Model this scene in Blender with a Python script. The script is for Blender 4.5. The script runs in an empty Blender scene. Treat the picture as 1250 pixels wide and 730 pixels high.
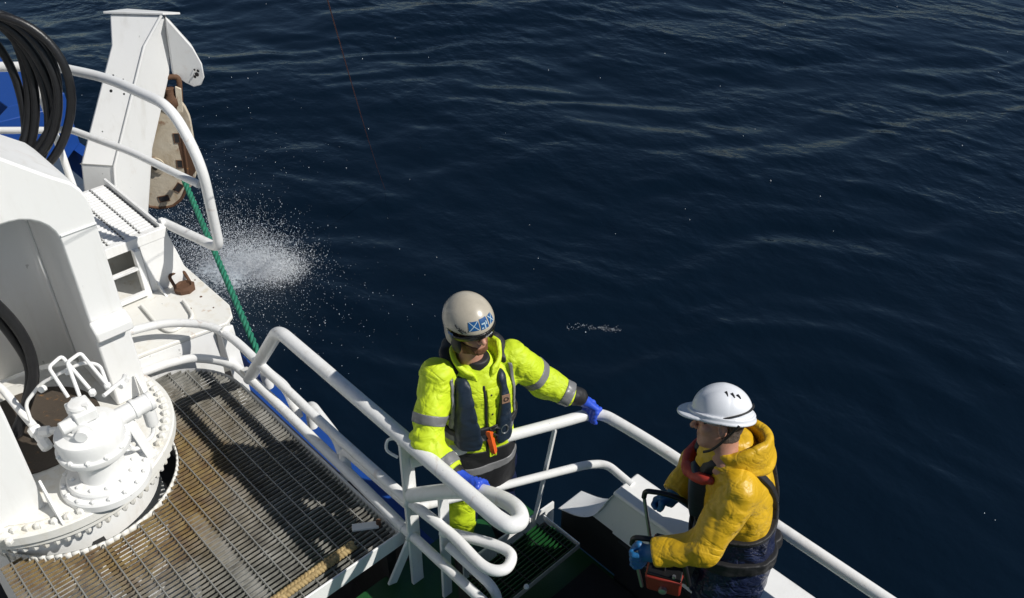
import bpy, math, random
import numpy as np
from mathutils import Vector, Matrix

random.seed(7)
RNG = np.random.default_rng(11)
SC = bpy.context.scene
COL = SC.collection

# World axes: X along the ship (towards the photo's lower right), Y outboard, Z up, lower deck at z = 0.
# ---------------------------------------------------------------- camera, sky, sun, exposure
PITCH = math.radians(36.0)
YAW = math.atan2(.724, .69)            # heading of the camera's right-hand side
RV = Vector((math.cos(YAW), math.sin(YAW), 0))
FV = Vector((-math.sin(YAW), math.cos(YAW), 0))
cam = bpy.data.cameras.new('camera')
cam.sensor_width = 36.0
cam.lens = 36.0 * 1100.0 / 1250.0
cam.clip_end = 20000
cam.clip_start = 0.05
camo = bpy.data.objects.new('camera', cam)
COL.objects.link(camo)
camo.location = (0, 0, 4.25)
look = FV * math.cos(PITCH) + Vector((0, 0, -math.sin(PITCH)))
camo.rotation_euler = look.to_track_quat('-Z', 'Y').to_euler()
SC.camera = camo

SUNV = Vector((.93, .54, 1.0)).normalized()
world = bpy.data.worlds.new('World')
SC.world = world
world.use_nodes = True
wn = world.node_tree
sky = wn.nodes.new('ShaderNodeTexSky')
sky.sky_type = 'NISHITA'
sky.sun_disc = False
sky.sun_elevation = math.asin(SUNV.z)
sky.sun_rotation = math.atan2(SUNV.x, SUNV.y)
sky.air_density = 1.0
sky.dust_density = 0.0
sky.ozone_density = 4.0
bg = wn.nodes['Background']
bg.inputs['Strength'].default_value = 0.05
wn.links.new(sky.outputs[0], bg.inputs['Color'])
sun = bpy.data.lights.new('sun', 'SUN')
sun.energy = 4.7
sun.angle = math.radians(0.53)
sun.color = (1.0, .965, .90)
suno = bpy.data.objects.new('sun', sun)
COL.objects.link(suno)
suno.location = (10, 12, 14)
suno.rotation_euler = SUNV.to_track_quat('Z', 'Y').to_euler()
SC.view_settings.view_transform = 'Standard'
SC.view_settings.look = 'None'
SC.view_settings.exposure = 0.0
SC.view_settings.gamma = 1.0
SC.view_settings.use_curve_mapping = False

# ---------------------------------------------------------------- materials
def new_mat(name):
    m = bpy.data.materials.new(name)
    m.use_nodes = True
    nt = m.node_tree
    return m, nt, nt.nodes['Principled BSDF']

def N(nt, t, **kw):
    n = nt.nodes.new(t)
    for k, v in kw.items():
        if k in n.inputs: n.inputs[k].default_value = v
        else: setattr(n, k, v)
    return n

def noise(nt, co, scale, detail=4, rough=.55, dist=0.0):
    n = N(nt, 'ShaderNodeTexNoise')
    n.inputs['Scale'].default_value = scale
    n.inputs['Detail'].default_value = detail
    n.inputs['Roughness'].default_value = rough
    n.inputs['Distortion'].default_value = dist
    nt.links.new(co, n.inputs['Vector'])
    return n.outputs['Fac']

def ramp(nt, fac, stops):
    r = N(nt, 'ShaderNodeValToRGB')
    e = r.color_ramp.elements
    while len(e) < len(stops): e.new(0.5)
    for el, (p, c) in zip(e, stops):
        el.position = p
        el.color = c if len(c) == 4 else (*c, 1)
    nt.links.new(fac, r.inputs['Fac'])
    return r.outputs['Color']

def mix(nt, fac, a, b, mode='MIX'):
    m = N(nt, 'ShaderNodeMix', data_type='RGBA', blend_type=mode)
    for i, v in ((0, fac), (6, a), (7, b)):
        if hasattr(v, 'is_linked'): nt.links.new(v, m.inputs[i])
        else: m.inputs[i].default_value = v if i == 0 else (*v, 1) if len(v) == 3 else v
    return m.outputs[2]

def math_n(nt, op, a, b=None, clamp=False):
    m = N(nt, 'ShaderNodeMath', operation=op)
    m.use_clamp = clamp
    for i, v in ((0, a), (1, b)):
        if v is None: continue
        if hasattr(v, 'is_linked'): nt.links.new(v, m.inputs[i])
        else: m.inputs[i].default_value = v
    return m.outputs[0]

def bump(nt, p, h, strength=.3, dist=.01):
    b = N(nt, 'ShaderNodeBump')
    b.inputs['Strength'].default_value = strength
    b.inputs['Distance'].default_value = dist
    nt.links.new(h, b.inputs['Height'])
    nt.links.new(b.outputs[0], p.inputs['Normal'])
    return b

def geo_pos(nt):
    return N(nt, 'ShaderNodeNewGeometry').outputs['Position']

def mapped(nt, co, scale, rot=(0, 0, 0)):
    m = N(nt, 'ShaderNodeMapping')
    m.inputs['Scale'].default_value = scale
    m.inputs['Rotation'].default_value = rot
    nt.links.new(co, m.inputs['Vector'])
    return m.outputs[0]

def paint(name, col, rough=.4, dirt=.25, rust=0.0, chips=0.0, bumpy=.12, dirtcol=(.42, .38, .30), scale=1.0):
    m, nt, p = new_mat(name)
    co = geo_pos(nt)
    a = noise(nt, co, 2.2 * scale, 6, .6, .4)
    fa = ramp(nt, a, [(.42, (0, 0, 0)), (.72, (1, 1, 1))])
    st = noise(nt, mapped(nt, co, (9, 9, 1.2)), 1.6 * scale, 5, .6)
    fs = ramp(nt, st, [(.5, (0, 0, 0)), (.75, (1, 1, 1))])
    dd = math_n(nt, 'MULTIPLY', fa, fs)
    dd = math_n(nt, 'MULTIPLY', dd, dirt)
    dcol = tuple(c * d for c, d in zip(col, (.78, .72, .60))) if dirtcol is None else dirtcol
    c = mix(nt, dd, col, dcol)
    if rust:
        r = noise(nt, co, 5.5 * scale, 7, .65, .8)
        fr = ramp(nt, r, [(.63, (0, 0, 0)), (.70, (1, 1, 1))])
        fr = math_n(nt, 'MULTIPLY', fr, rust)
        c = mix(nt, fr, c, (.36, .17, .05))
    if chips:
        r = noise(nt, co, 22 * scale, 3, .5)
        fr = ramp(nt, r, [(.735, (0, 0, 0)), (.745, (1, 1, 1))])
        fr = math_n(nt, 'MULTIPLY', fr, chips)
        c = mix(nt, fr, c, (.06, .05, .045))
    nt.links.new(c, p.inputs['Base Color'])
    rr = math_n(nt, 'ADD', math_n(nt, 'MULTIPLY', a, .25), rough - .1)
    nt.links.new(rr, p.inputs['Roughness'])
    b2 = noise(nt, co, 38 * scale, 4, .6)
    bump(nt, p, b2, bumpy, .004)
    return m

M = {}
M['white'] = paint('white_paint', (.80, .80, .79), .38, .45, .10, .35, .14)
M['white_rail'] = paint('white_rail_paint', (.79, .79, .78), .35, .6, .3, .35, .22, scale=1.7)
M['white_rust'] = paint('white_stained_paint', (.74, .73, .69), .45, .75, .45, .4, .2, (.50, .40, .22))
M['blue'] = paint('blue_hull_paint', (.010, .055, .26), .38, .5, .0, .3, .15, (.03, .07, .2))
M['dark'] = paint('black_paint_and_shade', (.012, .012, .013), .55, .3, .0, .0, .3, (.03, .028, .025))
M['green_deck'] = paint('green_deck_paint', (.012, .075, .02), .35, .6, .1, .3, .4, (.02, .03, .015), 3)
M['grease_shade'] = paint('greasy_shade_brown', (.07, .055, .042), .5, .8, .5, .3, .5, (.02, .018, .016), 3)
M['rust'] = paint('rusty_iron', (.10, .048, .024), .75, .9, .8, .5, .8, (.05, .03, .02), 4)
M['steel'] = paint('galvanised_steel', (.33, .33, .31), .42, .7, .2, .3, .4, (.12, .11, .10), 3)
M['steel'].node_tree.nodes['Principled BSDF'].inputs['Metallic'].default_value = .35

# grating steel: grey, with an ochre rust stain of its own round the crane pedestal
def grating_mat():
    m, nt, p = new_mat('grating_steel')
    co = geo_pos(nt)
    d = N(nt, 'ShaderNodeVectorMath', operation='DISTANCE')
    nt.links.new(co, d.inputs[0]); d.inputs[1].default_value = (-4.1, .72, .35)
    n1 = noise(nt, co, 2.4, 5, .6, .5)
    dist = math_n(nt, 'SUBTRACT', d.outputs['Value'], math_n(nt, 'MULTIPLY', n1, .55))
    st = ramp(nt, dist, [(.25, (.9, .9, .9)), (.46, (.3, .3, .3)), (.80, (0, 0, 0))])
    n2 = noise(nt, co, 9, 5, .65)
    g = ramp(nt, n2, [(.28, (.09, .088, .08)), (.5, (.25, .245, .22)), (.74, (.44, .43, .40))])
    n3 = noise(nt, co, 14, 4, .6)
    rc = ramp(nt, n3, [(.35, (.17, .085, .022)), (.65, (.38, .26, .085))])
    c = mix(nt, math_n(nt, 'MULTIPLY', st, .85), g, rc)
    nt.links.new(c, p.inputs['Base Color'])
    p.inputs['Metallic'].default_value = .15
    p.inputs['Roughness'].default_value = .5
    bump(nt, p, noise(nt, co, 160, 3), .5, .003)
    return m
M['grating'] = grating_mat()

def block_mat():
    m, nt, p = new_mat('weathered_block_paint')
    co = geo_pos(nt)
    n1 = noise(nt, co, 4, 7, .65, .6)
    c = ramp(nt, n1, [(.3, (.30, .21, .12)), (.45, (.47, .40, .30)), (.62, (.55, .49, .39)), (.74, (.34, .20, .09))])
    n2 = noise(nt, co, 14, 6, .6)
    f = ramp(nt, n2, [(.6, (0, 0, 0)), (.7, (1, 1, 1))])
    c = mix(nt, math_n(nt, 'MULTIPLY', f, .7), c, (.20, .08, .03))
    nt.links.new(c, p.inputs['Base Color'])
    p.inputs['Roughness'].default_value = .7
    bump(nt, p, n2, .5, .01)
    return m
M['block'] = block_mat()

def rubber_and_shade(name, col, rough=.42):
    m, nt, p = new_mat(name)
    co = geo_pos(nt)
    n1 = noise(nt, co, 16, 5, .6)
    c = ramp(nt, n1, [(.35, col), (.75, tuple(x * 1.5 + .001 for x in col))])
    nt.links.new(c, p.inputs['Base Color'])
    p.inputs['Roughness'].default_value = rough
    bump(nt, p, noise(nt, co, 60, 4), .35, .004)
    return m
M['hose'] = rubber_and_shade('black_rubber', (.010, .010, .011), .38)
M['rubber_and_shade'] = rubber_and_shade('deck_shade_black', (.008, .008, .008), .8)  # dull black that paints the shade on the deck

def cloth(name, col, dark=.75, rough=.75, wr=.5, spots=0.0, spotcol=(.04, .04, .03), scale=1.0, sheen=0.0, spec=.5, crease=.0):
    m, nt, p = new_mat(name)
    co = geo_pos(nt)
    n1 = noise(nt, co, 7 * scale, 5, .6, .3)
    c = ramp(nt, n1, [(.3, tuple(x * dark for x in col)), (.65, col)])
    if spots:
        n2 = noise(nt, co, 20 * scale, 5, .65, .3)
        f = ramp(nt, n2, [(.66, (0, 0, 0)), (.74, (1, 1, 1))])
        c = mix(nt, math_n(nt, 'MULTIPLY', f, spots), c, spotcol)
    nt.links.new(c, p.inputs['Base Color'])
    p.inputs['Roughness'].default_value = rough
    p.inputs['Specular IOR Level'].default_value = spec
    w = noise(nt, mapped(nt, co, (1, 1, 1.8)), 13 * scale, 4, .5, 1.6)
    f = noise(nt, co, 420, 2)
    h = math_n(nt, 'ADD', math_n(nt, 'MULTIPLY', w, .6), math_n(nt, 'MULTIPLY', f, .06))
    for rot, sc in (((.5, .6, .4), (1.0, 3.0, 3.4)), ((-.7, .3, 1.3), (3.2, 1.0, 2.6))):
        cn = noise(nt, mapped(nt, co, sc, rot), 4.2 * scale, 3, .5, .5)
        cv = ramp(nt, cn, [(.40, (1, 1, 1)), (.487, (.12, .12, .12)), (.50, (0, 0, 0)), (.59, (1, 1, 1))])
        h = math_n(nt, 'ADD', h, math_n(nt, 'MULTIPLY', cv, crease))
    bump(nt, p, h, wr * .7, .012)
    return m
M['hivis'] = cloth('hi_vis_yellow', (.60, .76, .018), .80, .62, .72, .55, (.16, .20, .04), scale=.8, crease=.45)
M['tape'] = cloth('grey_reflective_tape', (.20, .20, .205), .8, .38, .4, .3, (.15, .15, .15))
M['black_cloth'] = cloth('black_cloth', (.012, .012, .014), .7, .6, .5)
M['navy_vest'] = cloth('navy_lifejacket_cloth', (.010, .022, .042), .7, .5, .45, .25, (.05, .07, .09))
M['navy_pvc'] = cloth('navy_waterproof', (.012, .018, .055), .7, .3, .8, crease=.7)
M['oilskin'] = cloth('yellow_oilskin', (.68, .41, .012), .82, .45, .7, .4, (.36, .18, .02), scale=.8, crease=.36)
M['orange'] = cloth('orange_plastic', (.85, .13, .015), .9, .45, .1)
M['red_vest'] = cloth('red_lifejacket', (.42, .035, .02), .7, .55, .4)
M['blue_glove'] = cloth('blue_rubber_glove', (.03, .09, .62), .8, .4, .35)
M['teal_glove'] = cloth('blue_work_glove', (.012, .12, .30), .8, .5, .35)
M['beard'] = cloth('ginger_beard', (.16, .065, .025), .6, .8, .9, scale=6)
M['hair'] = cloth('short_grey_brown_hair', (.09, .065, .05), .6, .8, .9, scale=6)
M['patch'] = cloth('tan_patch', (.34, .20, .13), .7, .7, .2, .6, (.05, .03, .03), scale=4)
M['line_red'] = cloth('dark_red_line', (.10, .035, .03), .8, .7, .2)

def skin_mat():
    m, nt, p = new_mat('skin')
    co = geo_pos(nt)
    n1 = noise(nt, co, 18, 5, .6)
    c = ramp(nt, n1, [(.3, (.40, .19, .125)), (.7, (.52, .27, .19))])
    nt.links.new(c, p.inputs['Base Color'])
    p.inputs['Roughness'].default_value = .5
    p.inputs['Subsurface Weight'].default_value = .08
    p.inputs['Subsurface Radius'].default_value = (.02, .008, .004)
    bump(nt, p, noise(nt, co, 120, 4), .25, .003)
    return m
M['skin'] = skin_mat()

def plastic(name, col, rough=.25, n=.1):
    m, nt, p = new_mat(name)
    co = geo_pos(nt)
    n1 = noise(nt, co, 11, 5, .6, .3)
    c = ramp(nt, n1, [(.3, tuple(x * (1 - n) for x in col)), (.7, col)])
    nt.links.new(c, p.inputs['Base Color'])
    rr = ramp(nt, n1, [(.3, (rough + .12,) * 3), (.7, (rough,) * 3)])
    nt.links.new(rr, p.inputs['Roughness'])
    return m
M['helmet_cream'] = plastic('cream_helmet_shell', (.52, .47, .38), .22, .25)
M['hat_white'] = plastic('white_hard_hat', (.74, .76, .80), .3, .1)
M['black_plastic'] = plastic('black_plastic', (.010, .010, .011), .25, .2)
M['decal_blue'] = plastic('blue_decal', (.012, .10, .30), .3, .4)
M['decal_pale'] = plastic('pale_decal', (.42, .55, .62), .3, .2)
M['decal_white'] = plastic('white_decal', (.7, .72, .74), .3, .2)
M['box_red'] = plastic('red_orange_plastic', (.30, .028, .015), .4, .3)
M['chrome'] = plastic('bare_metal', (.55, .55, .55), .25, .2)
M['chrome'].node_tree.nodes['Principled BSDF'].inputs['Metallic'].default_value = .9
M['eye'] = plastic('eye', (.5, .47, .44), .15, .1)

def rope_mat(name, col, col2):
    m, nt, p = new_mat(name)
    co = geo_pos(nt)
    n1 = noise(nt, co, 40, 5, .65)
    c = ramp(nt, n1, [(.3, col2), (.65, col)])
    nt.links.new(c, p.inputs['Base Color'])
    p.inputs['Roughness'].default_value = .75
    bump(nt, p, noise(nt, co, 300, 3), .6, .004)
    return m
M['green_rope'] = rope_mat('green_rope', (.016, .21, .125), (.008, .10, .06))
M['tan_rope'] = rope_mat('tan_rope', (.46, .34, .16), (.22, .15, .06))

SEA = -2.5
def sea_mat():
    m, nt, p = new_mat('sea_water')
    co = geo_pos(nt)
    p.inputs['Base Color'].default_value = (.0019, .0066, .0140, 1)
    p.inputs['Roughness'].default_value = .09
    p.inputs['IOR'].default_value = 1.33
    # ripples, crests running roughly across the view
    def ridged(vec, scale, detail, rough):
        n = N(nt, 'ShaderNodeTexNoise'); n.noise_type = 'RIDGED_MULTIFRACTAL'; n.normalize = True
        n.inputs['Scale'].default_value = scale; n.inputs['Detail'].default_value = detail; n.inputs['Roughness'].default_value = rough
        n.inputs['Distortion'].default_value = .35
        nt.links.new(vec, n.inputs['Vector']); return n.outputs['Fac']
    a = ridged(mapped(nt, co, (1.0, 2.1, 1), (0, 0, -.62)), .95, 3, .5)
    b = noise(nt, mapped(nt, co, (1.0, 1.4, 1), (0, 0, -.9)), 3.6, 3, .5, .1)
    # calmer in the lee of the hull, choppier farther out
    dl = N(nt, 'ShaderNodeVectorMath', operation='DISTANCE')
    nt.links.new(co, dl.inputs[0]); dl.inputs[1].default_value = (-2.5, 4.0, SEA)
    lee = ramp(nt, math_n(nt, 'DIVIDE', dl.outputs['Value'], 26.0), [(.08, (.42, .42, .42)), (.75, (1, 1, 1))])
    msk = ramp(nt, noise(nt, mapped(nt, co, (1.0, 2.0, 1), (0, 0, -.75)), .20, 3, .55, .4), [(.34, (.25, .25, .25)), (.62, (1, 1, 1))])
    h = math_n(nt, 'ADD', math_n(nt, 'MULTIPLY', a, .50), math_n(nt, 'MULTIPLY', b, .30))
    h = math_n(nt, 'MULTIPLY', h, math_n(nt, 'MULTIPLY', msk, lee))
    bump(nt, p, h, .85, .17)
    # churned white water beside the hull: foam lying on the surface
    def blob(cx, cy, r):
        d = N(nt, 'ShaderNodeVectorMath', operation='DISTANCE')
        nt.links.new(mapped(nt, co, (1, 1, 0)), d.inputs[0])
        d.inputs[1].default_value = (cx, cy, 0)
        return math_n(nt, 'SUBTRACT', 1.0, math_n(nt, 'DIVIDE', d.outputs['Value'], r), True)
    bl = math_n(nt, 'MAXIMUM', blob(-9.75, 4.22, 1.15), math_n(nt, 'MULTIPLY', blob(-9.3, 3.2, 1.9), .62))
    bl = math_n(nt, 'MAXIMUM', bl, math_n(nt, 'MULTIPLY', blob(-11.8, 3.9, 2.2), .35))
    n1 = noise(nt, co, 2.6, 6, .7, 1.0)
    n2 = noise(nt, co, 17, 4, .75, .3)
    f = math_n(nt, 'ADD', math_n(nt, 'MULTIPLY', n1, .6), math_n(nt, 'MULTIPLY', n2, .75))
    f = math_n(nt, 'ADD', math_n(nt, 'SUBTRACT', f, 1.06), math_n(nt, 'MULTIPLY', bl, .72))
    f = math_n(nt, 'MULTIPLY', f, 4.0, True)
    f = math_n(nt, 'MULTIPLY', f, math_n(nt, 'MULTIPLY', bl, 3.0, True))
    # thin streaks of old foam at one spot farther along
    c = mix(nt, f, (.0019, .0066, .0140), (.62, .68, .72))
    # aerated water under the foam is a paler blue-green
    aer = math_n(nt, 'MULTIPLY', math_n(nt, 'POWER', bl, 1.4), .22)
    c0 = mix(nt, aer, (.0019, .0066, .0140), (.16, .24, .30))
    c = mix(nt, f, c0, (.62, .68, .72))
    nt.links.new(c, p.inputs['Base Color'])
    nt.links.new(math_n(nt, 'ADD', math_n(nt, 'MULTIPLY', f, .6), .09), p.inputs['Roughness'])
    return m
M['sea'] = sea_mat()
m_, nt_, p_ = new_mat('spray_water')
nn = noise(nt_, geo_pos(nt_), 8, 2)
nt_.links.new(ramp(nt_, nn, [(.3, (.62, .66, .70)), (.7, (.84, .86, .88))]), p_.inputs['Base Color'])
p_.inputs['Roughness'].default_value = .35
M['spray'] = m_

# ---------------------------------------------------------------- mesh helpers
class MB:
    def __init__(s): s.v = []; s.f = []
    def add(s, vs, fs):
        o = len(s.v)
        s.v += [tuple(map(float, x)) for x in vs]
        s.f += [tuple(i + o for i in f) for f in fs]
        return s
    def box(s, x0, x1, y0, y1, z0, z1):
        return s.add([(x0, y0, z0), (x1, y0, z0), (x1, y1, z0), (x0, y1, z0), (x0, y0, z1), (x1, y0, z1), (x1, y1, z1), (x0, y1, z1)],
                     [(3, 2, 1, 0), (4, 5, 6, 7), (0, 1, 5, 4), (1, 2, 6, 5), (2, 3, 7, 6), (3, 0, 4, 7)])
    def bar(s, a, b, w, h, up=(0, 0, 1)):
        a = Vector(a); b = Vector(b); d = (b - a).normalized()
        sx = d.cross(Vector(up)).normalized() * (w / 2); sz = sx.cross(d).normalized() * (h / 2)
        vs = [q + i * sx + j * sz for q in (a, b) for i, j in ((-1, -1), (1, -1), (1, 1), (-1, 1))]
        return s.add(vs, [(0, 1, 2, 3), (7, 6, 5, 4), (0, 4, 5, 1), (1, 5, 6, 2), (2, 6, 7, 3), (3, 7, 4, 0)])
    def prism(s, pts, d):
        """closed 3-D outline swept along d"""
        n = len(pts); d = Vector(d)
        p = [Vector(q) for q in pts]
        nr = Vector((0, 0, 0))
        for i in range(n): nr += p[i].cross(p[(i + 1) % n])
        if nr.dot(d) > 0: p = p[::-1]
        vs = p + [q + d for q in p]
        fs = [tuple(range(n)), tuple(range(2 * n - 1, n - 1, -1))]
        fs += [(i, i + n, (i + 1) % n + n, (i + 1) % n) for i in range(n)]
        return s.add(vs, fs)
    def tube(s, pts, r, seg=14, closed=False, cap=True, rs=None):
        P = [Vector(q) for q in pts]; n = len(P)
        vs = []; fs = []
        t0 = (P[1] - P[0]).normalized()
        ref = Vector((0, 0, 1)) if abs(t0.z) < .9 else Vector((1, 0, 0))
        u = t0.cross(ref).normalized()
        for i in range(n):
            if closed: t = (P[(i + 1) % n] - P[i - 1])
            else: t = (P[min(i + 1, n - 1)] - P[max(i - 1, 0)])
            t.normalize()
            u = (u - t * u.dot(t)).normalized(); w = t.cross(u)
            rr = rs[i] if rs else r
            for k in range(seg):
                a = 2 * math.pi * k / seg
                vs.append(P[i] + (u * math.cos(a) + w * math.sin(a)) * rr)
        m = n if closed else n - 1
        for i in range(m):
            j = (i + 1) % n
            for k in range(seg):
                k2 = (k + 1) % seg
                fs.append((i * seg + k, i * seg + k2, j * seg + k2, j * seg + k))
        if cap and not closed:
            fs.append(tuple(range(seg - 1, -1, -1)))
            fs.append(tuple((n - 1) * seg + k for k in range(seg)))
        return s.add(vs, fs)
    def lathe(s, prof, c=(0, 0, 0), seg=40, axis=(0, 0, 1)):
        """prof: (radius, height) list"""
        ax = Vector(axis).normalized(); q = Vector((0, 0, 1)).rotation_difference(ax)
        c = Vector(c); vs = []; fs = []
        for r, z in prof:
            for k in range(seg):
                a = 2 * math.pi * k / seg
                vs.append(c + q @ Vector((r * math.cos(a), r * math.sin(a), z)))
        for i in range(len(prof) - 1):
            for k in range(seg):
                k2 = (k + 1) % seg
                fs.append((i * seg + k, i * seg + k2, (i + 1) * seg + k2, (i + 1) * seg + k))
        fs.append(tuple(range(seg - 1, -1, -1)))
        fs.append(tuple((len(prof) - 1) * seg + k for k in range(seg)))
        return s.add(vs, fs)
    def cyl(s, a, b, r, seg=20):
        a = Vector(a); b = Vector(b)
        return s.lathe([(r, 0), (r, (b - a).length)], a, seg, b - a)

def fillet(pts, rad, n=7):
    P = [Vector(p) for p in pts]
    if not hasattr(rad, '__len__'): rad = [rad] * len(P)
    out = [P[0]]
    for i in range(1, len(P) - 1):
        a = (P[i - 1] - P[i]); b = (P[i + 1] - P[i])
        r = min(rad[i], a.length * .49, b.length * .49)
        p0 = P[i] + a.normalized() * r; p2 = P[i] + b.normalized() * r
        for k in range(n + 1):
            t = k / n
            out.append(p0 * (1 - t) ** 2 + P[i] * 2 * t * (1 - t) + p2 * t * t)
    out.append(P[-1])
    return out

def spline(pts, n=8, closed=False):
    P = [Vector(p) for p in pts]; m = len(P); out = []
    rng = range(m if closed else m - 1)
    for i in rng:
        if closed: p0, p1, p2, p3 = P[i - 1], P[i], P[(i + 1) % m], P[(i + 2) % m]
        else: p0, p1, p2, p3 = P[max(i - 1, 0)], P[i], P[i + 1], P[min(i + 2, m - 1)]
        for k in range(n):
            t = k / n
            out.append(.5 * ((2 * p1) + (p2 - p0) * t + (2 * p0 - 5 * p1 + 4 * p2 - p3) * t * t + (3 * p1 - p0 - 3 * p2 + p3) * t ** 3))
    if not closed: out.append(P[-1])
    return out

def root_of(o):
    while o.parent: o = o.parent
    return o

def link_mesh(name, vs, fs, mat, parent=None, smooth=35, bevel=0.0, origin=None):
    me = bpy.data.meshes.new(name)
    v = np.asarray(vs, dtype=np.float64).reshape(-1, 3)
    o = bpy.data.objects.new(name, me)
    COL.objects.link(o)
    if parent:
        inv = root_of(parent).matrix_basis.inverted()
        A = np.array(inv)
        v = v @ A[:3, :3].T + A[:3, 3]
        o.parent = parent
    elif origin is not None:
        v = v - np.asarray(origin)
        o.location = origin
    if isinstance(fs, np.ndarray):
        me.from_pydata(v.tolist(), [], fs.tolist())
    else:
        me.from_pydata(v.tolist(), [], fs)
    me.update()
    if mat is not None: me.materials.append(M[mat] if isinstance(mat, str) else mat)
    if smooth:
        me.shade_smooth()
        if smooth < 180: me.set_sharp_from_angle(angle=math.radians(smooth))
    if bevel:
        b = o.modifiers.new('bevel', 'BEVEL')
        b.width = bevel; b.segments = 2; b.limit_method = 'ANGLE'; b.angle_limit = math.radians(40)
        b.harden_normals = False
    return o

def part(name, mb, mat, parent, smooth=35, bevel=0.0, label=None, kind=None):
    o = link_mesh(name, mb.v, mb.f, mat, parent, smooth, bevel)
    if label: o['label'] = label
    if kind: o['kind'] = kind
    return o

def shared(name, me, parent, loc, rot=None):
    o = bpy.data.objects.new(name, me)
    COL.objects.link(o); o.parent = parent
    inv = root_of(parent).matrix_basis.inverted()
    o.location = inv @ Vector(loc)
    if rot: o.rotation_euler = rot
    return o

def thing(name, label, cat, loc=(0, 0, 0), rz=0.0, group=None):
    o = bpy.data.objects.new(name, None)
    o.empty_display_size = .1
    COL.objects.link(o)
    o.location = loc; o.rotation_euler = (0, 0, rz)
    o.matrix_basis = Matrix.Translation(loc) @ Matrix.Rotation(rz, 4, 'Z')
    o['label'] = label; o['category'] = cat
    if group: o['group'] = group
    return o

def tag(o, label, cat, group=None):
    o['label'] = label; o['category'] = cat
    if group: o['group'] = group
    return o

def single(name, mb, mat, label, cat, origin, smooth=35, bevel=0.0):
    return tag(link_mesh(name, mb.v, mb.f, mat, None, smooth, bevel, origin), label, cat)

# ---------------------------------------------------------------- sea
def value_noise(x, y, z, seed=0):
    xi = np.floor(x).astype(np.int64); yi = np.floor(y).astype(np.int64); zi = np.floor(z).astype(np.int64)
    fx = x - xi; fy = y - yi; fz = z - zi
    fx = fx * fx * (3 - 2 * fx); fy = fy * fy * (3 - 2 * fy); fz = fz * fz * (3 - 2 * fz)
    def h(a, b, c):
        n = (a * 374761393 + b * 668265263 + c * 2147483647 + seed * 974711) & 0xffffffff
        n = ((n ^ (n >> 13)) * 1274126177) & 0xffffffff
        n = ((n ^ (n >> 16)) * 2246822519) & 0xffffffff
        return ((n ^ (n >> 15)) & 0xffff) / 32767.5 - 1.0
    c000 = h(xi, yi, zi); c100 = h(xi + 1, yi, zi); c010 = h(xi, yi + 1, zi); c110 = h(xi + 1, yi + 1, zi)
    c001 = h(xi, yi, zi + 1); c101 = h(xi + 1, yi, zi + 1); c011 = h(xi, yi + 1, zi + 1); c111 = h(xi + 1, yi + 1, zi + 1)
    a = (c000 * (1 - fx) + c100 * fx) * (1 - fy) + (c010 * (1 - fx) + c110 * fx) * fy
    b = (c001 * (1 - fx) + c101 * fx) * (1 - fy) + (c011 * (1 - fx) + c111 * fx) * fy
    return a * (1 - fz) + b * fz

def build_sea():
    def axis(lo, hi, step):
        mid = np.arange(lo, hi, step)
        out = [mid]
        g = step; q = hi; right = []
        while q < 6000:
            right.append(q); g *= 1.16; q += g
        g = step; q = lo; left = []
        while q > -6000:
            g *= 1.16; q -= g; left.append(q)
        return np.concatenate([np.array(left[::-1]), mid, np.array(right)])
    xs = axis(-32, 3, .09); ys = axis(0, 30, .09)
    X, Y = np.meshgrid(xs, ys, indexing='ij')
    Z = np.zeros_like(X)
    rs = np.random.default_rng(5)
    base = math.radians(132)           # travel direction of the swell
    dist = np.hypot(X, Y)
    fade = np.clip(1.0 - (dist - 60) / 200, .0, 1)
    wx = X + 1.1 * value_noise(X * .3, Y * .3, X * 0, 3) + .3 * value_noise(X, Y, X * 0, 8); wy = Y + 1.1 * value_noise(X * .3, Y * .3, X * 0 + 9, 4) + .3 * value_noise(X, Y, X * 0 + 4, 9)
    for L, A, n, spread in ((9.0, .075, 4, .5), (3.4, .030, 6, .7), (1.4, .017, 8, .8), (.75, .0095, 9, .9), (.45, .004, 9, 1.1)):
        for i in range(n):
            th = base + rs.uniform(-spread, spread)
            k = 2 * math.pi / (L * rs.uniform(.75, 1.35))
            ph = rs.uniform(0, 6.28)
            arg = k * (wx * math.cos(th) + wy * math.sin(th)) + ph
            s = np.sin(arg)
            Z += A / math.sqrt(n) * (s + .35 * (1 - 2 * np.abs(np.sin(arg / 2 + .4))))
    Z = Z * fade + SEA
    nx, ny = X.shape
    idx = np.arange(nx * ny).reshape(nx, ny)
    f = np.stack([idx[:-1, :-1], idx[1:, :-1], idx[1:, 1:], idx[:-1, 1:]], -1).reshape(-1, 4)
    v = np.stack([X, Y, Z], -1).reshape(-1, 3)
    o = link_mesh('sea', v, f, 'sea', None, 180)
    o['kind'] = 'structure'
    return xs, ys, Z
SX, SY, SZ = build_sea()
def sea_z(x, y):
    i = np.clip(np.searchsorted(SX, x), 0, len(SX) - 1); j = np.clip(np.searchsorted(SY, y), 0, len(SY) - 1)
    return SZ[i, j]

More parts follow.
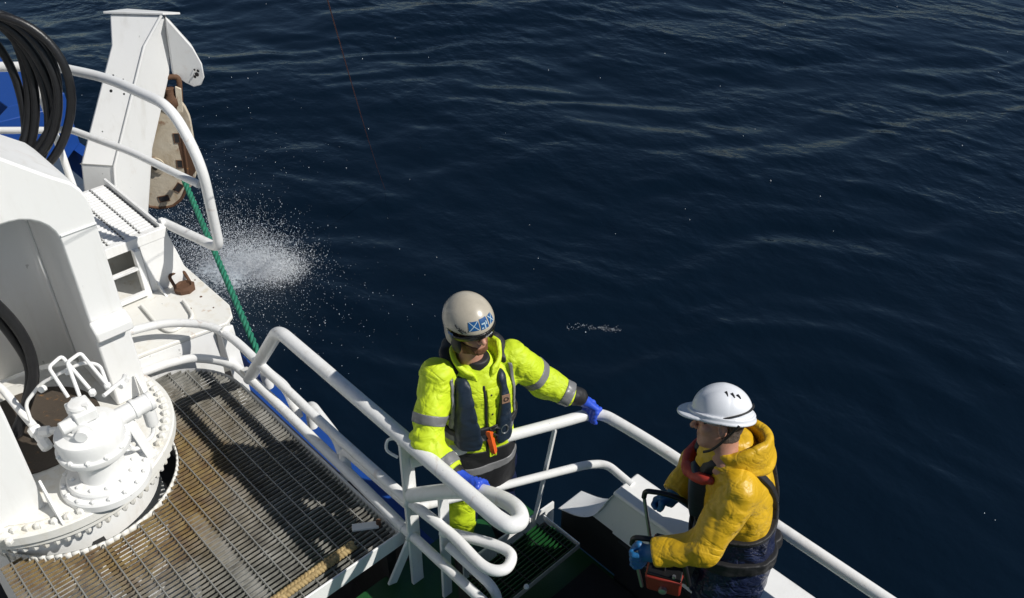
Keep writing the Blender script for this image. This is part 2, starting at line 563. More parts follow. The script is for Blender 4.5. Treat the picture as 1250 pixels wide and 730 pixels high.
def droplets(name, P, R, label, cat):
    n = len(P)
    base = np.array([(1, 0, 0), (-1, 0, 0), (0, 1, 0), (0, -1, 0), (0, 0, 1), (0, 0, -1)], float)
    tri = np.array([(0, 2, 4), (2, 1, 4), (1, 3, 4), (3, 0, 4), (2, 0, 5), (1, 2, 5), (3, 1, 5), (0, 3, 5)])
    st = RNG.uniform(.7, 1.5, (n, 1, 3)) * np.where(RNG.random((n, 1, 1)) < .5, (1.0, 1.0, 2.4), (1.6, 1.3, .8))
    v = (P[:, None, :] + base[None] * R[:, None, None] * st).reshape(-1, 3)
    f = (np.arange(n)[:, None, None] * 6 + tri[None]).reshape(-1, 3)
    o = link_mesh(name, v, f, 'spray', None, 180)
    o['kind'] = 'stuff'; o['label'] = label; o['category'] = cat
    return o
def spray():
    P = []; R = []
    def cluster(n, cx, cy, sx, sy, rot, h, r0, r1, p=1.0):
        a = RNG.normal(0, 1, (n, 2)) * (sx, sy)
        c, s = math.cos(rot), math.sin(rot)
        if cx < -6.5: cx -= .27; cy -= .26; a = a * .9
        x = cx + a[:, 0] * c - a[:, 1] * s; y = cy + a[:, 0] * s + a[:, 1] * c
        ok = y > 2.25
        x = x[ok]; y = y[ok]
        z = sea_z(x, y) + RNG.exponential(h, len(x))
        P.append(np.stack([x, y, z], -1)); R.append(r0 + (r1 - r0) * RNG.random(len(x)) ** 2.2 * np.where(RNG.random(len(x)) < .04, 1.8, 1.0))
    cluster(15000, -9.28, 4.70, .33, .20, .9, .12, .0012, .0042)
    cluster(9000, -8.98, 4.78, .20, .17, .3, .08, .0012, .0045)
    cluster(12000, -9.62, 4.60, .38, .26, .9, .18, .0012, .0042)
    cluster(6000, -9.9, 4.40, .50, .36, .9, .26, .0012, .0040)
    cluster(2500, -11.0, 4.0, .8, .5, .9, .28, .0012, .0045)
    cluster(6500, -9.2, 3.7, .75, .6, .9, .14, .0012, .0038)
    cluster(260, -12.4, 4.8, 1.6, .9, .9, .3, .0015, .0045)
    cluster(220, -7.9, 4.8, .6, .6, .9, .1, .0015, .0045)
    # a small lacy arc of bubbles farther right
    for cx_, cy_, n_ in ((-5.80, 6.55, 26), (-5.74, 6.66, 30), (-5.66, 6.74, 40), (-5.57, 6.81, 46), (-5.47, 6.87, 40), (-5.40, 6.90, 22)):
        cluster(n_, cx_, cy_, .045, .028, .8, .004, .0015, .0042)
    droplets('splash_spray', np.concatenate(P), np.concatenate(R), 'white spray and foam thrown up beside the hull under the green rope', 'spray')
    n = 130
    x = RNG.uniform(-24, 0, n); y = RNG.uniform(2.9, 24, n)
    z = sea_z(x, y) + RNG.exponential(.25, n)
    droplets('drifting_spray', np.stack([x, y, z], -1), RNG.uniform(.0018, .0045, n) * (1 + .04 * np.hypot(x, y)) * np.where(RNG.random(n) < .06, 1.7, 1.0), 'scattered white flecks of spray over the dark sea', 'spray')
spray()

# ---------------------------------------------------------------- ship hull and decks
db = MB().box(-2.80, 4, -3, 2.62, -.03, 0)
deck = link_mesh('deck', db.v, db.f, 'green_deck')
db = MB().box(-12, -2.80, -3, 2.05, -.93, -.90)
wl = link_mesh('lower_deck', db.v, db.f, 'dark')  # painted black to stand in for the shade beneath the grating
wl['kind'] = 'structure'
deck['kind'] = 'structure'
hull = thing('ship_hull', 'blue painted side of the ship below the white railing', 'ship', (-4, 2.0, -2.4))
def hull_side():
    b = MB()
    # plan outline of the shell, outboard edge
    pl = [(-14.5, 1.6), (-12.5, 2.35), (-10.5, 2.66), (-8.9, 2.72), (-8.4, 2.3), (-7.6, 2.06), (-2.62, 2.06)]
    for (x0, y0), (x1, y1) in zip(pl[:-1], pl[1:]):
        b.add([(x0, y0, -3.2), (x1, y1, -3.2), (x1, y1, -.04), (x0, y0, -.04), (x0, y0 - .12, -3.2), (x1, y1 - .12, -3.2), (x1, y1 - .12, -.04), (x0, y0 - .12, -.04)],
              [(0, 1, 2, 3), (7, 6, 5, 4), (3, 2, 6, 7)])
    return b
part('hull_plating', hull_side(), 'blue', hull, 20)
b = MB()
for (x0, y0), (x1, y1) in zip([(-14.5, 1.6), (-12.5, 2.35), (-10.5, 2.66), (-9.5, 2.70)], [(-12.5, 2.35), (-10.5, 2.66), (-9.5, 2.70), (-9.2, 2.45)]):
    b.prism([(x0, y0, -.04), (x1, y1, -.04), (x1, y1, .52), (x0, y0, .52)], (-.05, -.55, 0))
part('quarter_bulwark', b, 'blue', hull, 25, .01)
part('sheer_strake', MB().box(-8.3, -3.0, 1.93, 2.10, -.04, .03), 'blue', hull, 30, .01)
part('inner_lining', MB().box(-8.2, -2.82, 1.86, 1.925, -.9, .06), 'dark', hull)
part('rubbing_strake', MB().tube([(-8.2, 2.12, -.5), (-2.6, 2.12, -.5)], .06), 'dark', hull)

# black lower lining of the bulwark well
# ---------------------------------------------------------------- bulwark with rounded end
bw = thing('bulwark', 'white box bulwark with broad flat top beside the man in yellow', 'bulwark', (-1.0, 2.7, 0))
part('cap', MB().box(-1.97, 4, 2.605, 2.805, .63, .66), 'white', bw, 35, .012)
part('inner_plate', MB().box(-1.955, 4, 2.62, 2.64, .33, .63), 'white', bw)
part('outer_plate', MB().box(-1.955, 4, 2.77, 2.79, .0, .63), 'white', bw)
part('lower_lining', MB().box(-1.90, 4, 2.60, 2.64, .0, .328), 'dark', bw)
# swept end plate: from cap down to the deck, curving away
prof = spline([(-1.97, .645), (-2.02, .52), (-2.08, .40), (-2.17, .30), (-2.33, .24)], 6)if False else None
pe = [(-1.96, .645), (-2.0, .56), (-2.035, .47), (-2.08, .385), (-2.14, .32), (-2.22, .27), (-2.34, .225)]
pe = [(v.x, v.z) for v in spline([(a, 0, c) for a, c in pe], 4)]
b = MB()
np_ = len(pe)
b.v = [q for x, z in pe for q in ((x, 2.605, z), (x, 2.795, z), (x - .010, 2.605, z - .012), (x - .010, 2.795, z - .012))]
for i in range(np_ - 1):
    a = 4 * i; c = a + 4
    b.f += [(a, c, c + 1, a + 1), (a + 2, a + 3, c + 3, c + 2), (a, a + 2, c + 2, c), (a + 1, c + 1, c + 3, a + 3)]
part('curved_end', b, 'white', bw, 50)
up_ = [(x, z - .005) for x, z in pe if z > .345]
part('end_cheek', MB().prism([(x, 2.628, z) for x, z in up_] + [(up_[-1][0], 2.628, .335), (-1.95, 2.628, .335)], (0, .010, 0)), 'white', bw)
lo2_ = [(x, z - .005) for x, z in pe if z <= .345]
part('end_cheek_lining', MB().prism([(up_[-1][0], 2.628, .333)] + [(x, 2.628, z) for x, z in lo2_] + [(-2.34, 2.628, 0), (-1.9, 2.628, 0), (-1.9, 2.628, .333)], (0, .010, 0)), 'dark', bw)

# deckhouse added out of view inboard of the crane, bouncing sun into its arch
dh = thing('bounce_wall', 'white wall wall inboard of the crane', 'bounce_wall', (-6, -1.4, 0))
part('wall', MB().box(-10, -2.4, -1.5, -1.35, -.9, 3.2), 'white', dh, 35, .02)
for xx in (-8.4, -6.6, -4.8):
    w_ = part('added_window', MB().box(xx, xx + .7, -1.352, -1.325, 1.3, 2.0), 'white', dh, 35, .01)  # windows invented along with the added wall
    part('pane', MB().box(xx + .06, xx + .64, -1.3245, -1.318, 1.36, 1.94), 'black_plastic', w_)

# ---------------------------------------------------------------- raised white deck on the left
rd = thing('raised_deck', 'white stained raised deck plate with cut corner and rusty ring', 'deck plate', (-5.4, 1.5, 0))
part('top_plate', MB().prism([(-8.2, .2, .47), (-5.0, .2, .47), (-4.96, 1.4, .47), (-4.88, 1.96, .47), (-4.93, 2.03, .47), (-5.06, 2.08, .47), (-6.0, 2.09, .47), (-8.2, 2.09, .47)], (0, 0, .03)), 'white_rust', rd, 30, .008)
part('front_plate', MB().prism([(-4.99, .25, .02), (-4.99, .25, .468), (-4.945, 1.4, .468), (-4.905, 1.88, .468), (-4.93, 1.88, .02)], (-.02, 0, 0)), 'white', rd)
part('strut', MB().bar((-4.90, 1.90, .46), (-4.97, 1.91, .03), .05, .05), 'steel', rd)
part('side_plate', MB().box(-8.2, -5.1, 2.05, 2.07, .03, .468), 'white', rd)
part('raised_lip', MB().tube(fillet([(-5.45, 1.62, .515), (-5.15, 1.60, .515), (-5.02, 1.62, .515), (-5.06, 1.82, .515), (-5.3, 1.86, .515)], .08), .012), 'white_rust', rd)
part('lifting_fin', MB().prism([(-5.62, 1.80, .5), (-5.45, 1.80, .5), (-5.62, 1.80, .62)], (0, .012, 0)), 'white', rd)
for (x, y, s) in ((-5.28, 1.98, .010), (-5.62, 2.03, .008), (-5.5, 2.05, .006), (-5.2, 1.86, .007), (-5.75, 1.95, .009), (-5.1, 1.98, .006)):
    part('rust_spot', MB().lathe([(s, 0), (s * .7, .004)], (x, y, .5005), 10), 'rust', rd)

ring = thing('deck_ring', 'rusty hinged lashing ring lying on the white raised deck', 'ring', (-5.45, 1.94, .5))
part('base', MB().lathe([(.075, 0), (.078, .03), (.055, .045), (.045, .03), (.02, .028)], (-5.44, 1.94, .501), 8), 'rust', ring, 30)
part('loop', MB().tube(fillet([(-5.45, 1.885, .525), (-5.54, 1.885, .60), (-5.54, 1.995, .60), (-5.45, 1.995, .525)], .035), .012, 8), 'rust', ring)

# ---------------------------------------------------------------- platform of steel grating
PZ = .35
HC = (-4.32, .67); HR = .55
gp = thing('grating_platform', 'raised steel grating platform round the crane foot, rust stained', 'platform', (-3.8, 1.0, 0))
XE = -2.745
def y_out(x):
    """outboard edge of the platform: straight, then a quarter round at the far corner"""
    if x > -4.42: return 1.775
    t = (x + 4.42) / -.46
    return 1.36 + .415 * math.sqrt(max(0, 1 - t * t)) if t < 1 else None
def serrated(y0, y1, x, top, h=.021, th=.0045):
    b = MB()
    n = max(2, int((y1 - y0) / .011))
    ys = np.linspace(y0, y1, 2 * n + 1)
    zs = [top - (.0035 if i % 2 else 0) for i in range(2 * n + 1)]
    vs = []; fs = []
    for y, z in zip(ys, zs):
        vs += [(x - th / 2, y, z), (x + th / 2, y, z)]
    for i in range(2 * n):
        a = 2 * i
        fs.append((a, a + 1, a + 3, a + 2))
    b.add(vs, fs)
    lo = top - h
    # side faces as one n-gon each
    L = len(ys)
    sv = [(x - th / 2, y, z) for y, z in zip(ys, zs)] + [(x - th / 2, y1, lo), (x - th / 2, y0, lo)]
    b.add(sv, [tuple(range(L + 1, -1, -1))])
    sv = [(x + th / 2, y, z) for y, z in zip(ys, zs)] + [(x + th / 2, y1, lo), (x + th / 2, y0, lo)]
    b.add(sv, [tuple(range(L + 2))])
    b.box(x - th / 2, x + th / 2, y0, y0 + .001, lo, top - .004)
    return b
Y_IN = .12
x = XE - .03
while x > -4.87:
    yo = y_out(x)
    if yo is not None:
        segs = []
        yi = Y_IN if x > -4.0 else .16
        dx = x - HC[0]
        if abs(dx) < HR:
            hy = math.sqrt(HR * HR - dx * dx)
            if HC[1] - hy > yi + .05: segs.append((yi, HC[1] - hy))
            segs.append((HC[1] + hy, yo - .012))
        else: segs.append((yi, yo - .012))
        for y0, y1 in segs:
            if y1 - y0 > .04: part('bearing_bar', serrated(y0, y1, x, PZ), 'grating', gp, 0)
    x -= .0305
y = Y_IN + .055
while y < 1.76:
    xlo = -4.42 if y > 1.36 else -4.86
    if y > 1.36: xlo = -4.42 - .46 * math.sqrt(max(0, 1 - ((y - 1.36) / .415) ** 2)) + .02
    segs = []
    dy = y - HC[1]
    if abs(dy) < HR:
        hx = math.sqrt(HR * HR - dy * dy)
        if HC[0] - hx > xlo + .05: segs.append((xlo, HC[0] - hx))
        segs.append((HC[0] + hx, XE - .01))
    else: segs.append((xlo, XE - .01))
    for a, c in segs: part('cross_rod', MB().tube([(a, y, PZ - .0025), (c, y, PZ - .0025)], .0042, 6), 'steel', gp, 60)
    y += .1
rim = [(HC[0] + (HR - .009) * math.cos(t), HC[1] + (HR - .009) * math.sin(t)) for t in np.linspace(-1.25, 2.6, 50)]
b = MB()
for (x0, y0), (x1, y1) in zip(rim[:-1], rim[1:]):
    b.add([(x0, y0, PZ + .007), (x1, y1, PZ + .007), (x1, y1, PZ - .05), (x0, y0, PZ - .05)], [(0, 1, 2, 3)])
o = part('hole_rim', b, 'white_rust', gp, 60)
sm = o.modifiers.new('thick', 'SOLIDIFY'); sm.thickness = .010; sm.offset = 0
part('end_kerb', MB().box(XE, XE + .012, Y_IN, 1.80, PZ - .09, PZ + .012), 'white_rail', gp, 35, .003)
edge = [(-4.42, 1.775)] + [(-4.42 - .46 * math.sin(t), 1.36 + .415 * math.cos(t)) for t in np.linspace(0, math.pi / 2, 12)][1:]
b = MB()
b.box(-4.42, XE, 1.770, 1.780, PZ - .08, PZ + .006)
for (x0, y0), (x1, y1) in zip(edge[:-1], edge[1:]):
    b.add([(x0, y0, PZ + .006), (x1, y1, PZ + .006), (x1, y1, PZ - .08), (x0, y0, PZ - .08)], [(0, 1, 2, 3)])
part('edge_angle', b, 'white_rail', gp, 60)
for yy in (.55, 1.2): part('support_beam', MB().box(-4.8, XE - .01, yy, yy + .06, .20, .30), 'dark', gp)
part('steel_strip', MB().box(-3.66, -2.80, .985, 1.065, PZ - .034, PZ - .029), 'steel', gp)  # flat steel strip just below the bar tops
for xx in (-2.8, -3.6):
    part('support_leg', MB().box(xx - .03, xx + .03, 1.69, 1.75, 0, .27), 'dark', gp)
    part('support_leg', MB().box(xx - .03, xx + .03, .2, .26, 0, .27), 'dark', gp)

# small bracket and braided rope lying on the grating
clip = thing('grating_clip', 'small white metal clip on the corner of the grating platform', 'clip', (-2.88, 1.68, PZ))
part('plate', MB().bar((-2.94, 1.60, PZ + .012), (-2.86, 1.72, PZ + .012), .045, .016), 'white_rust', clip, 35, .003)
part('bolt', MB().cyl((-2.86, 1.72, PZ + .004), (-2.86, 1.72, PZ + .045), .014, 8), 'rust', clip)
rp = thing('braided_rope', 'tan braided rope lying across the end of the grating', 'rope', (-2.83, 1.2, PZ))
for ph in range(3):
    pts = []
    for i in range(150):
        t = i / 149
        yy = .85 + (1.535 - .85) * t
        a = 2 * math.pi * (t * 11 + ph / 3)
        pts.append((-2.815 - .02 * t + .017 * math.sin(a), yy, PZ + .022 + .009 * math.sin(2 * a)))
    part('strand', MB().tube(pts, .0135, 7), 'tan_rope', rp, 80)

# ---------------------------------------------------------------- railing round the platform
pr = thing('platform_railing', 'white tube railing with hairpin ends in front of the helmeted man', 'railing', (-2.7, 1.82, 0))
top = fillet([(-4.42, 1.835, .36), (-3.81, 1.81, 1.12), (-1.97, 1.785, 1.12)], [0, .09, 0]) + spline([(-1.97, 1.785, 1.12), (-1.905, 1.80, 1.118), (-1.895, 1.855, 1.11), (-1.96, 1.90, 1.095), (-2.08, 1.915, 1.055), (-2.237, 1.894, .995), (-2.42, 1.85, .88), (-2.62, 1.785, .74)], 7)[1:]
part('top_rail', MB().tube(top, .039, 18), 'white_rail', pr, 60)
arc = [(-5.12, 1.0, .65), (-5.05, 1.33, .65), (-4.97, 1.56, .65), (-4.84, 1.71, .65), (-4.70, 1.79, .65), (-4.48, 1.825, .65), (-4.05, 1.815, .65), (-3.4, 1.80, .65), (-2.72, 1.80, .65), (-2.35, 1.815, .655), (-2.09, 1.80, .66), (-2.005, 1.86, .66), (-2.05, 1.945, .655), (-2.18, 1.925, .64), (-2.43, 1.82, .60)]
part('mid_rail', MB().tube(spline(arc, 9), .028, 16), 'white_rail', pr, 60)
toe = [(-5.0, 1.0, .40), (-4.915, 1.33, .40), (-4.875, 1.52, .40), (-4.80, 1.67, .40), (-4.61, 1.795, .40), (-4.40, 1.825, .395), (-3.4, 1.81, .395), (-2.72, 1.79, .395)]
part('toe_rail', MB().tube(spline(toe, 8), .030, 16), 'white_rail', pr, 60)
part('lower_rail', MB().tube([(-2.72, 1.79, .395), (-2.0, 1.79, .395), (-1.5, 1.79, .36)], .027, 14), 'white_rail', pr, 60)
part('lower_rail', MB().tube(fillet([(-2.42, 1.85, .47), (-2.08, 1.87, .42), (-2.03, 1.88, .05)], .08), .026, 14), 'white_rail', pr, 60)
part('upright', MB().bar((-4.60, 1.855, .02), (-4.60, 1.835, .68), .09, .02, (1, 0, 0)), 'white_rail', pr, 35, .004)
part('upright', MB().bar((-2.655, 1.80, .0), (-2.655, 1.805, 1.10), .075, .022, (1, 0, 0)), 'white_rail', pr, 35, .004)
part('upright', MB().bar((-2.47, 1.86, .0), (-2.45, 1.86, .86), .06, .02, (1, 0, 0)), 'white_rail', pr, 35, .004)
part('brace', MB().bar((-2.665, 1.79, .36), (-2.70, 1.66, .06), .06, .016, (1, 0, 0)), 'white_rail', pr, 35, .003)
for q, d in (((-2.655, 1.803, 1.09), (0, 0, 1)), ((-2.655, 1.80, .65), (1, 0, 0)), ((-2.655, 1.79, .395), (1, 0, 0)), ((-2.45, 1.86, .60), (1, .4, 0)), ((-4.60, 1.83, .655), (1, 0, 0)), ((-4.40, 1.836, .39), (.6, 0, .76))):
    part('weld', MB().lathe([(.030, -.012), (.040, -.006), (.041, .004), (.030, .012)], q, 16, d), 'white_rust', pr, 60)
part('foot_bracket', MB().prism([(-4.47, 1.80, .37), (-4.33, 1.80, .37), (-4.39, 1.80, .46), (-4.45, 1.80, .44)], (0, .05, 0)), 'white_rust', pr, 35, .004)
part('hook', MB().tube(spline([(-2.66, 1.81, 1.02), (-2.71, 1.80, 1.06), (-2.75, 1.77, 1.05), (-2.74, 1.75, 1.0), (-2.68, 1.77, .98)], 5), .008, 8), 'white_rail', pr, 60)
for pts in ([(-4.33, 1.92, .30), (-4.33, 1.90, .47), (-4.02, 1.90, .49), (-3.95, 1.90, .30)],
            [(-3.86, 1.94, .25), (-3.88, 1.955, .44), (-3.42, 1.875, .47), (-3.35, 1.84, .28)],
            [(-3.30, 1.82, .30), (-3.38, 1.86, .48), (-2.70, 1.86, .50)]):
    part('fender_tube', MB().tube(fillet(pts, .11, 9), .032, 16), 'white_rail', pr, 60)

# ---------------------------------------------------------------- rear railing along the ship's side
rr = thing('side_railing', 'white tube railing over the sea that both men stand at', 'railing', (-1.5, 2.75, 0))
part('top_rail', MB().tube(fillet([(-2.635, 1.81, .95), (-2.30, 2.60, .95), (-2.235, 2.765, .95), (-1.9, 2.79, .95), (4, 2.76, .95)], [0, .2, .17, .17, 0], 10), .031, 18), 'white_rail', rr, 60)
part('mid_rail', MB().tube(fillet([(-2.62, 1.82, .62), (-2.20, 2.66, .65), (-2.13, 2.74, .65), (-1.93, 2.72, .65)], [0, .1, .12, 0], 10), .023, 16), 'white_rail', rr, 60)
part('upright', MB().bar((-2.42, 2.45, .0), (-2.325, 2.53, .93), .046, .02, (1, .5, 0)), 'white_rail', rr, 35, .003)
for xx in (-.35, 1.0, 2.5): part('upright', MB().bar((xx, 2.77, .66), (xx, 2.77, .93), .05, .02, (1, 0, 0)), 'white_rail', rr, 35, .003)
part('kick_plate', MB().bar((-2.43, 1.95, .12), (-2.40, 2.62, .12), .012, .2), 'white_rail', rr)

# step of dark grating in front of the helmeted man
sg = thing('grating_step', 'dark grating step beside the hairpin rail, edged with a thin white bar', 'step', (-2.2, 2.2, 0))
for i in range(11):
    xx = -2.31 + i * .024
    part('bearing_bar', serrated(1.86 + max(0, (5 - i)) * .0, 2.45 if i > 2 else 2.40 + .02 * i, xx, .28, .03, .004), 'green_deck', sg, 0)
for yy in np.arange(1.9, 2.45, .1): part('cross_rod', MB().tube([(-2.32, yy, .276), (-2.06, yy, .276)], .004, 6), 'dark', sg, 60)
part('edge_bar', MB().box(-2.058, -2.053, 1.84, 2.47, .25, .284), 'steel', sg)
part('edge_bar', MB().box(-2.33, -2.058, 2.466, 2.472, .25, .284), 'white_rail', sg)
part('tread_mat', MB().box(-2.318, -2.06, 1.85, 2.46, .235, .245), 'dark', sg)
part('side_plate', MB().box(-2.33, -2.06, 1.83, 1.84, .0, .27), 'dark', sg)
part('bolt', MB().lathe([(.015, 0), (.012, .012), (.004, .016)], (-2.054, 2.06, .287), 10), 'white_rail', sg)
mt = single('deck_shade_sheet', MB().box(-2.05, 4, 1.95, 2.59, .004, .016), 'rubber_and_shade', 'black mat on the deck before the bulwark', 'mat', (-1.0, 2.3, .004))  # black sheet painting in the deep shade on this stretch of deck

# ---------------------------------------------------------------- crane foot with slewing gear
CC = (-4.38, .60)
cr = thing('deck_crane', 'white deck crane column with bolted slewing ring on the grating', 'crane', (CC[0], CC[1], 0))
part('pedestal', MB().lathe([(.53, -.9), (.53, -.85), (.50, -.84), (.50, .56)], (*CC, 0), 64), 'white', cr, 40)
fl = part('slewing_flange', MB().lathe([(.60, .555), (.655, .558), (.66, .565), (.66, .598), (.675, .602), (.68, .610), (.68, .660), (.672, .668), (.30, .668)], (*CC, 0), 96), 'white_rust', cr, 30)
part('ring_cover', MB().lathe([(.60, .668), (.60, .676), (.58, .682), (.40, .682)], (*CC, 0), 80), 'white_rust', cr, 30)
part('greasy_shade_well', MB().lathe([(.36, .6835), (.36, .692), (.34, .692), (.33, .687), (.05, .687)], (CC[0] - .12, CC[1] - .02, 0), 40), 'grease_shade', cr, 30)  # greasy brown disc also stands in for the deep shade of the pit
def bolt_mesh(name, r, h, mat):
    b = MB().lathe([(r, 0), (r, h * .55), (r * .86, h * .8), (r * .4, h)], (0, 0, 0), 6)
    me = bpy.data.meshes.new(name); me.from_pydata(b.v, [], b.f); me.materials.append(M[mat]); return me
bm1 = bolt_mesh('bolt_head', .021, .026, 'white_rust')
for k in range(30):
    a = math.radians(-62 + k * 5.6)
    shared('flange_bolt', bm1, fl, (CC[0] + .635 * math.cos(a), CC[1] + .635 * math.sin(a), .668), (0, 0, a))
bm2 = bolt_mesh('bolt_shank', .017, .05, 'white_rust')
for k in range(34):
    a = math.radians(-75 + k * 4.6)
    shared('under_bolt', bm2, fl, (CC[0] + .632 * math.cos(a), CC[1] + .632 * math.sin(a), .558), (math.pi, 0, a))
# column: right cheek and arched front plate facing +X, seen from inside in shade
XF = -4.36
archi = [(1.01, .684)] + [(1.01, 1.3), (1.01, 1.62)] + [(.80 + .21 * math.cos(t), 1.80 + .20 * math.sin(t)) for t in np.linspace(0, math.pi / 2, 12)] + [(.62, 2.0), (.45, 1.96), (.40, 1.85)]
b = MB()
outer = [(1.20, .684), (1.20, 1.3), (1.20, 1.70)] + [(1.20, 1.80 + .17 * t / 5) for t in range(6)] + [(1.185, 2.03), (1.15, 2.09), (1.05, 2.17), (.95, 2.26), (.84, 2.36), (.70, 2.49), (.55, 2.62), (.40, 2.76)]
n = min(len(outer), len(archi))
ai = [Vector((0, *p)) for p in archi]; ao = [Vector((0, *p)) for p in outer]
def resample(P, m):
    L = [0]
    for p, q in zip(P[:-1], P[1:]): L.append(L[-1] + (q - p).length)
    out = []
    for k in range(m):
        t = L[-1] * k / (m - 1); i = 0
        while i < len(L) - 2 and L[i + 1] < t: i += 1
        f = (t - L[i]) / max(1e-9, L[i + 1] - L[i]); out.append(P[i].lerp(P[i + 1], f))
    return out
ai = resample(ai, 40); ao = resample(ao, 40)
vs = [];
for p, q in zip(ai, ao):
    vs += [(XF, p.y, p.z), (XF, q.y, q.z), (XF - .62, p.y, p.z), (XF - .62, q.y, q.z)]
fs = []
for i in range(39):
    a = 4 * i; c = a + 4
    fs += [(a, a + 1, c + 1, c), (a + 1, a + 3, c + 3, c + 1), (a + 3, a + 2, c + 2, c + 3), (a + 2, a, c, c + 2)]
fs += [(0, 2, 3, 1), (4 * 39, 4 * 39 + 1, 4 * 39 + 3, 4 * 39 + 2)]
b.add(vs, fs)
part('column', b, 'white', cr, 38, .012)
# rear of the column: a rounded shell closing the arch
bk = []
for t in np.linspace(0, math.pi / 2, 10):
    bk.append((XF - .55 - .16 * math.sin(t), .62 + .385 * math.cos(t)))
bk.append((XF - .71, .2))
b = MB(); vs = []; fs = []
for xx, yy in bk: vs += [(xx, yy, .684), (xx, yy, 2.1)]
for i in range(len(bk) - 1): fs.append((2 * i, 2 * i + 1, 2 * i + 3, 2 * i + 2))
b.add(vs, fs)
o = part('rear_shell', b, 'white', cr, 60)
q = o.modifiers.new('thick', 'SOLIDIFY'); q.thickness = .012; q.offset = 0
part('cheek_pad', MB().prism([(XF + .001, 1.0, 1.19), (XF + .001, 1.0, 1.30), (XF + .075, 1.0, 1.255), (XF + .075, 1.0, 1.19)], (0, .205, 0)), 'white', cr, 35, .012)
part('weld_seam', MB().tube([(XF + .002, 1.015, 1.84), (XF + .002, 1.198, 1.84)], .007, 8), 'white', cr)
part('front_leg', MB().prism([(-3.90, .42, .67), (-3.90, .42, 1.30), (-3.95, .40, 2.2), (-4.35, .40, 2.5), (-4.35, .42, .67)], (0, -.75, 0)), 'white', cr, 35, .014)
part('gusset', MB().prism([(-3.895, .43, .67), (-3.895, .43, .86), (-3.72, .43, .672)], (0, .014, 0)), 'white', cr, 35, .003)
part('gusset', MB().prism([(-4.34, 1.14, .67), (-4.34, 1.14, .86), (-4.2, 1.14, .672)], (0, .014, 0)), 'white', cr, 35, .003)
for yy in (.34, .2, .05): shared('flange_bolt', bm1, fl, (-3.80, yy, .668))

# slewing gearbox and hydraulic motor
GX, GY = -3.87, .725
gb = part('gearbox', MB().lathe([(.226, .668), (.226, .705), (.218, .715), (.188, .716), (.186, .735), (.178, .745), (.118, .747), (.114, .80), (.118, .86), (.150, .885), (.158, .905), (.158, .915), (.179, .917), (.181, .925), (.181, .948), (.177, .955), (.166, .957), (.166, 1.03), (.160, 1.045), (.118, 1.056), (.105, 1.07), (.103, 1.085), (.085, 1.09), (.02, 1.092)], (GX, GY, 0), 56), 'white', cr, 28)
bm3 = bolt_mesh('small_bolt', .013, .018, 'white')
for k in range(16):
    a = 2 * math.pi * k / 16 + .1
    shared('bolt', bm3, gb, (GX + .205 * math.cos(a), GY + .205 * math.sin(a), .714), (0, 0, a))
for k in range(12):
    a = 2 * math.pi * k / 12 + .25
    shared('bolt', bm3, gb, (GX + .152 * math.cos(a), GY + .152 * math.sin(a), .742), (0, 0, a))
for k in range(12):
    a = 2 * math.pi * k / 12
    shared('bolt', bm3, gb, (GX + .172 * math.cos(a), GY + .172 * math.sin(a), .953), (0, 0, a))
b = MB().lathe([(.062, 0), (.064, .05), (.055, .06), (.055, .11), (.048, .12), (.03, .125)], (GX - .01, GY, 1.09), 24)
mo = part('motor', b, 'white', cr, 30)
part('valve_block', MB().box(-.075, .075, -.055, .055, 0, .075).v and MB().box(GX - .085, GX + .06, GY - .05, GY + .06, 1.12, 1.185), 'white', mo, 35, .008)
part('port_cap', MB().cyl((GX + .02, GY - .12, 1.13), (GX + .02, GY - .02, 1.13), .034, 18), 'white', mo, 35, .004)
part('port_cap', MB().lathe([(.05, 0), (.05, .02), (.03, .025), (.03, .06)], (GX + .05, GY - .03, 1.085), 16, (.8, -.5, .1)), 'white', mo, 35)
part('cap_screw', MB().lathe([(.012, 0), (.012, .02)], (GX - .03, GY + .03, 1.185), 6), 'white', mo)
part('cap_screw', MB().lathe([(.016, 0), (.016, .03)], (GX + .03, GY + .02, 1.185), 6), 'white', mo)
part('brake_cylinder', MB().lathe([(.048, 0), (.048, .10), (.056, .105), (.056, .125), (.048, .13), (.048, .19), (.052, .195), (.052, .215), (.02, .22)], (GX - .02, GY + .13, 1.00), 26, (-.05, 1, 0)), 'white', cr, 30)
part('drop_pipe', MB().tube(fillet([(GX - .04, GY + .32, 1.0), (GX - .04, GY + .32, .87), (GX - .02, GY + .3, .78), (GX + .02, GY + .18, .78), (GX + .03, GY + .15, .82)], .04), .012, 10), 'white', cr)
part('drop_pipe', MB().cyl((GX - .04, GY + .315, .84), (GX - .04, GY + .315, .98), .034, 16), 'white', cr)
part('stay', MB().bar((GX + .05, GY + .24, .70), (GX - .01, GY + .2, .95), .05, .012, (1, 0, 0)), 'white', cr, 35, .003)
def pipe(pts, r, rad=.035): part('hydraulic_pipe', MB().tube(fillet(pts, rad), r, 10), 'white', cr, 60)
pipe([(-4.75, .40, 1.05), (-4.52, .52, 1.04), (-4.34, .54, .96), (-4.18, .56, .90), (-4.12, .56, .87)], .022, .06)
part('hose_fitting', MB().lathe([(.024, 0), (.034, .01), (.034, .05), (.026, .055), (.026, .09), (.032, .095), (.032, .14), (.02, .15)], (-4.22, .545, .93), 8, (.75, .08, -.55)), 'white', cr, 30)
part('hose_fitting', MB().lathe([(.02, 0), (.03, .01), (.03, .05), (.02, .06), (.02, .16)], (-4.17, .56, .915), 8, (.75, .9, .1)), 'white', cr, 30)
pipe([(-4.22, .55, .97), (-4.24, .56, 1.07), (-4.22, .66, 1.16), (-4.14, .76, 1.23), (-4.10, .86, 1.26), (-4.05, .92, 1.24), (-3.96, .90, 1.18)], .0095)
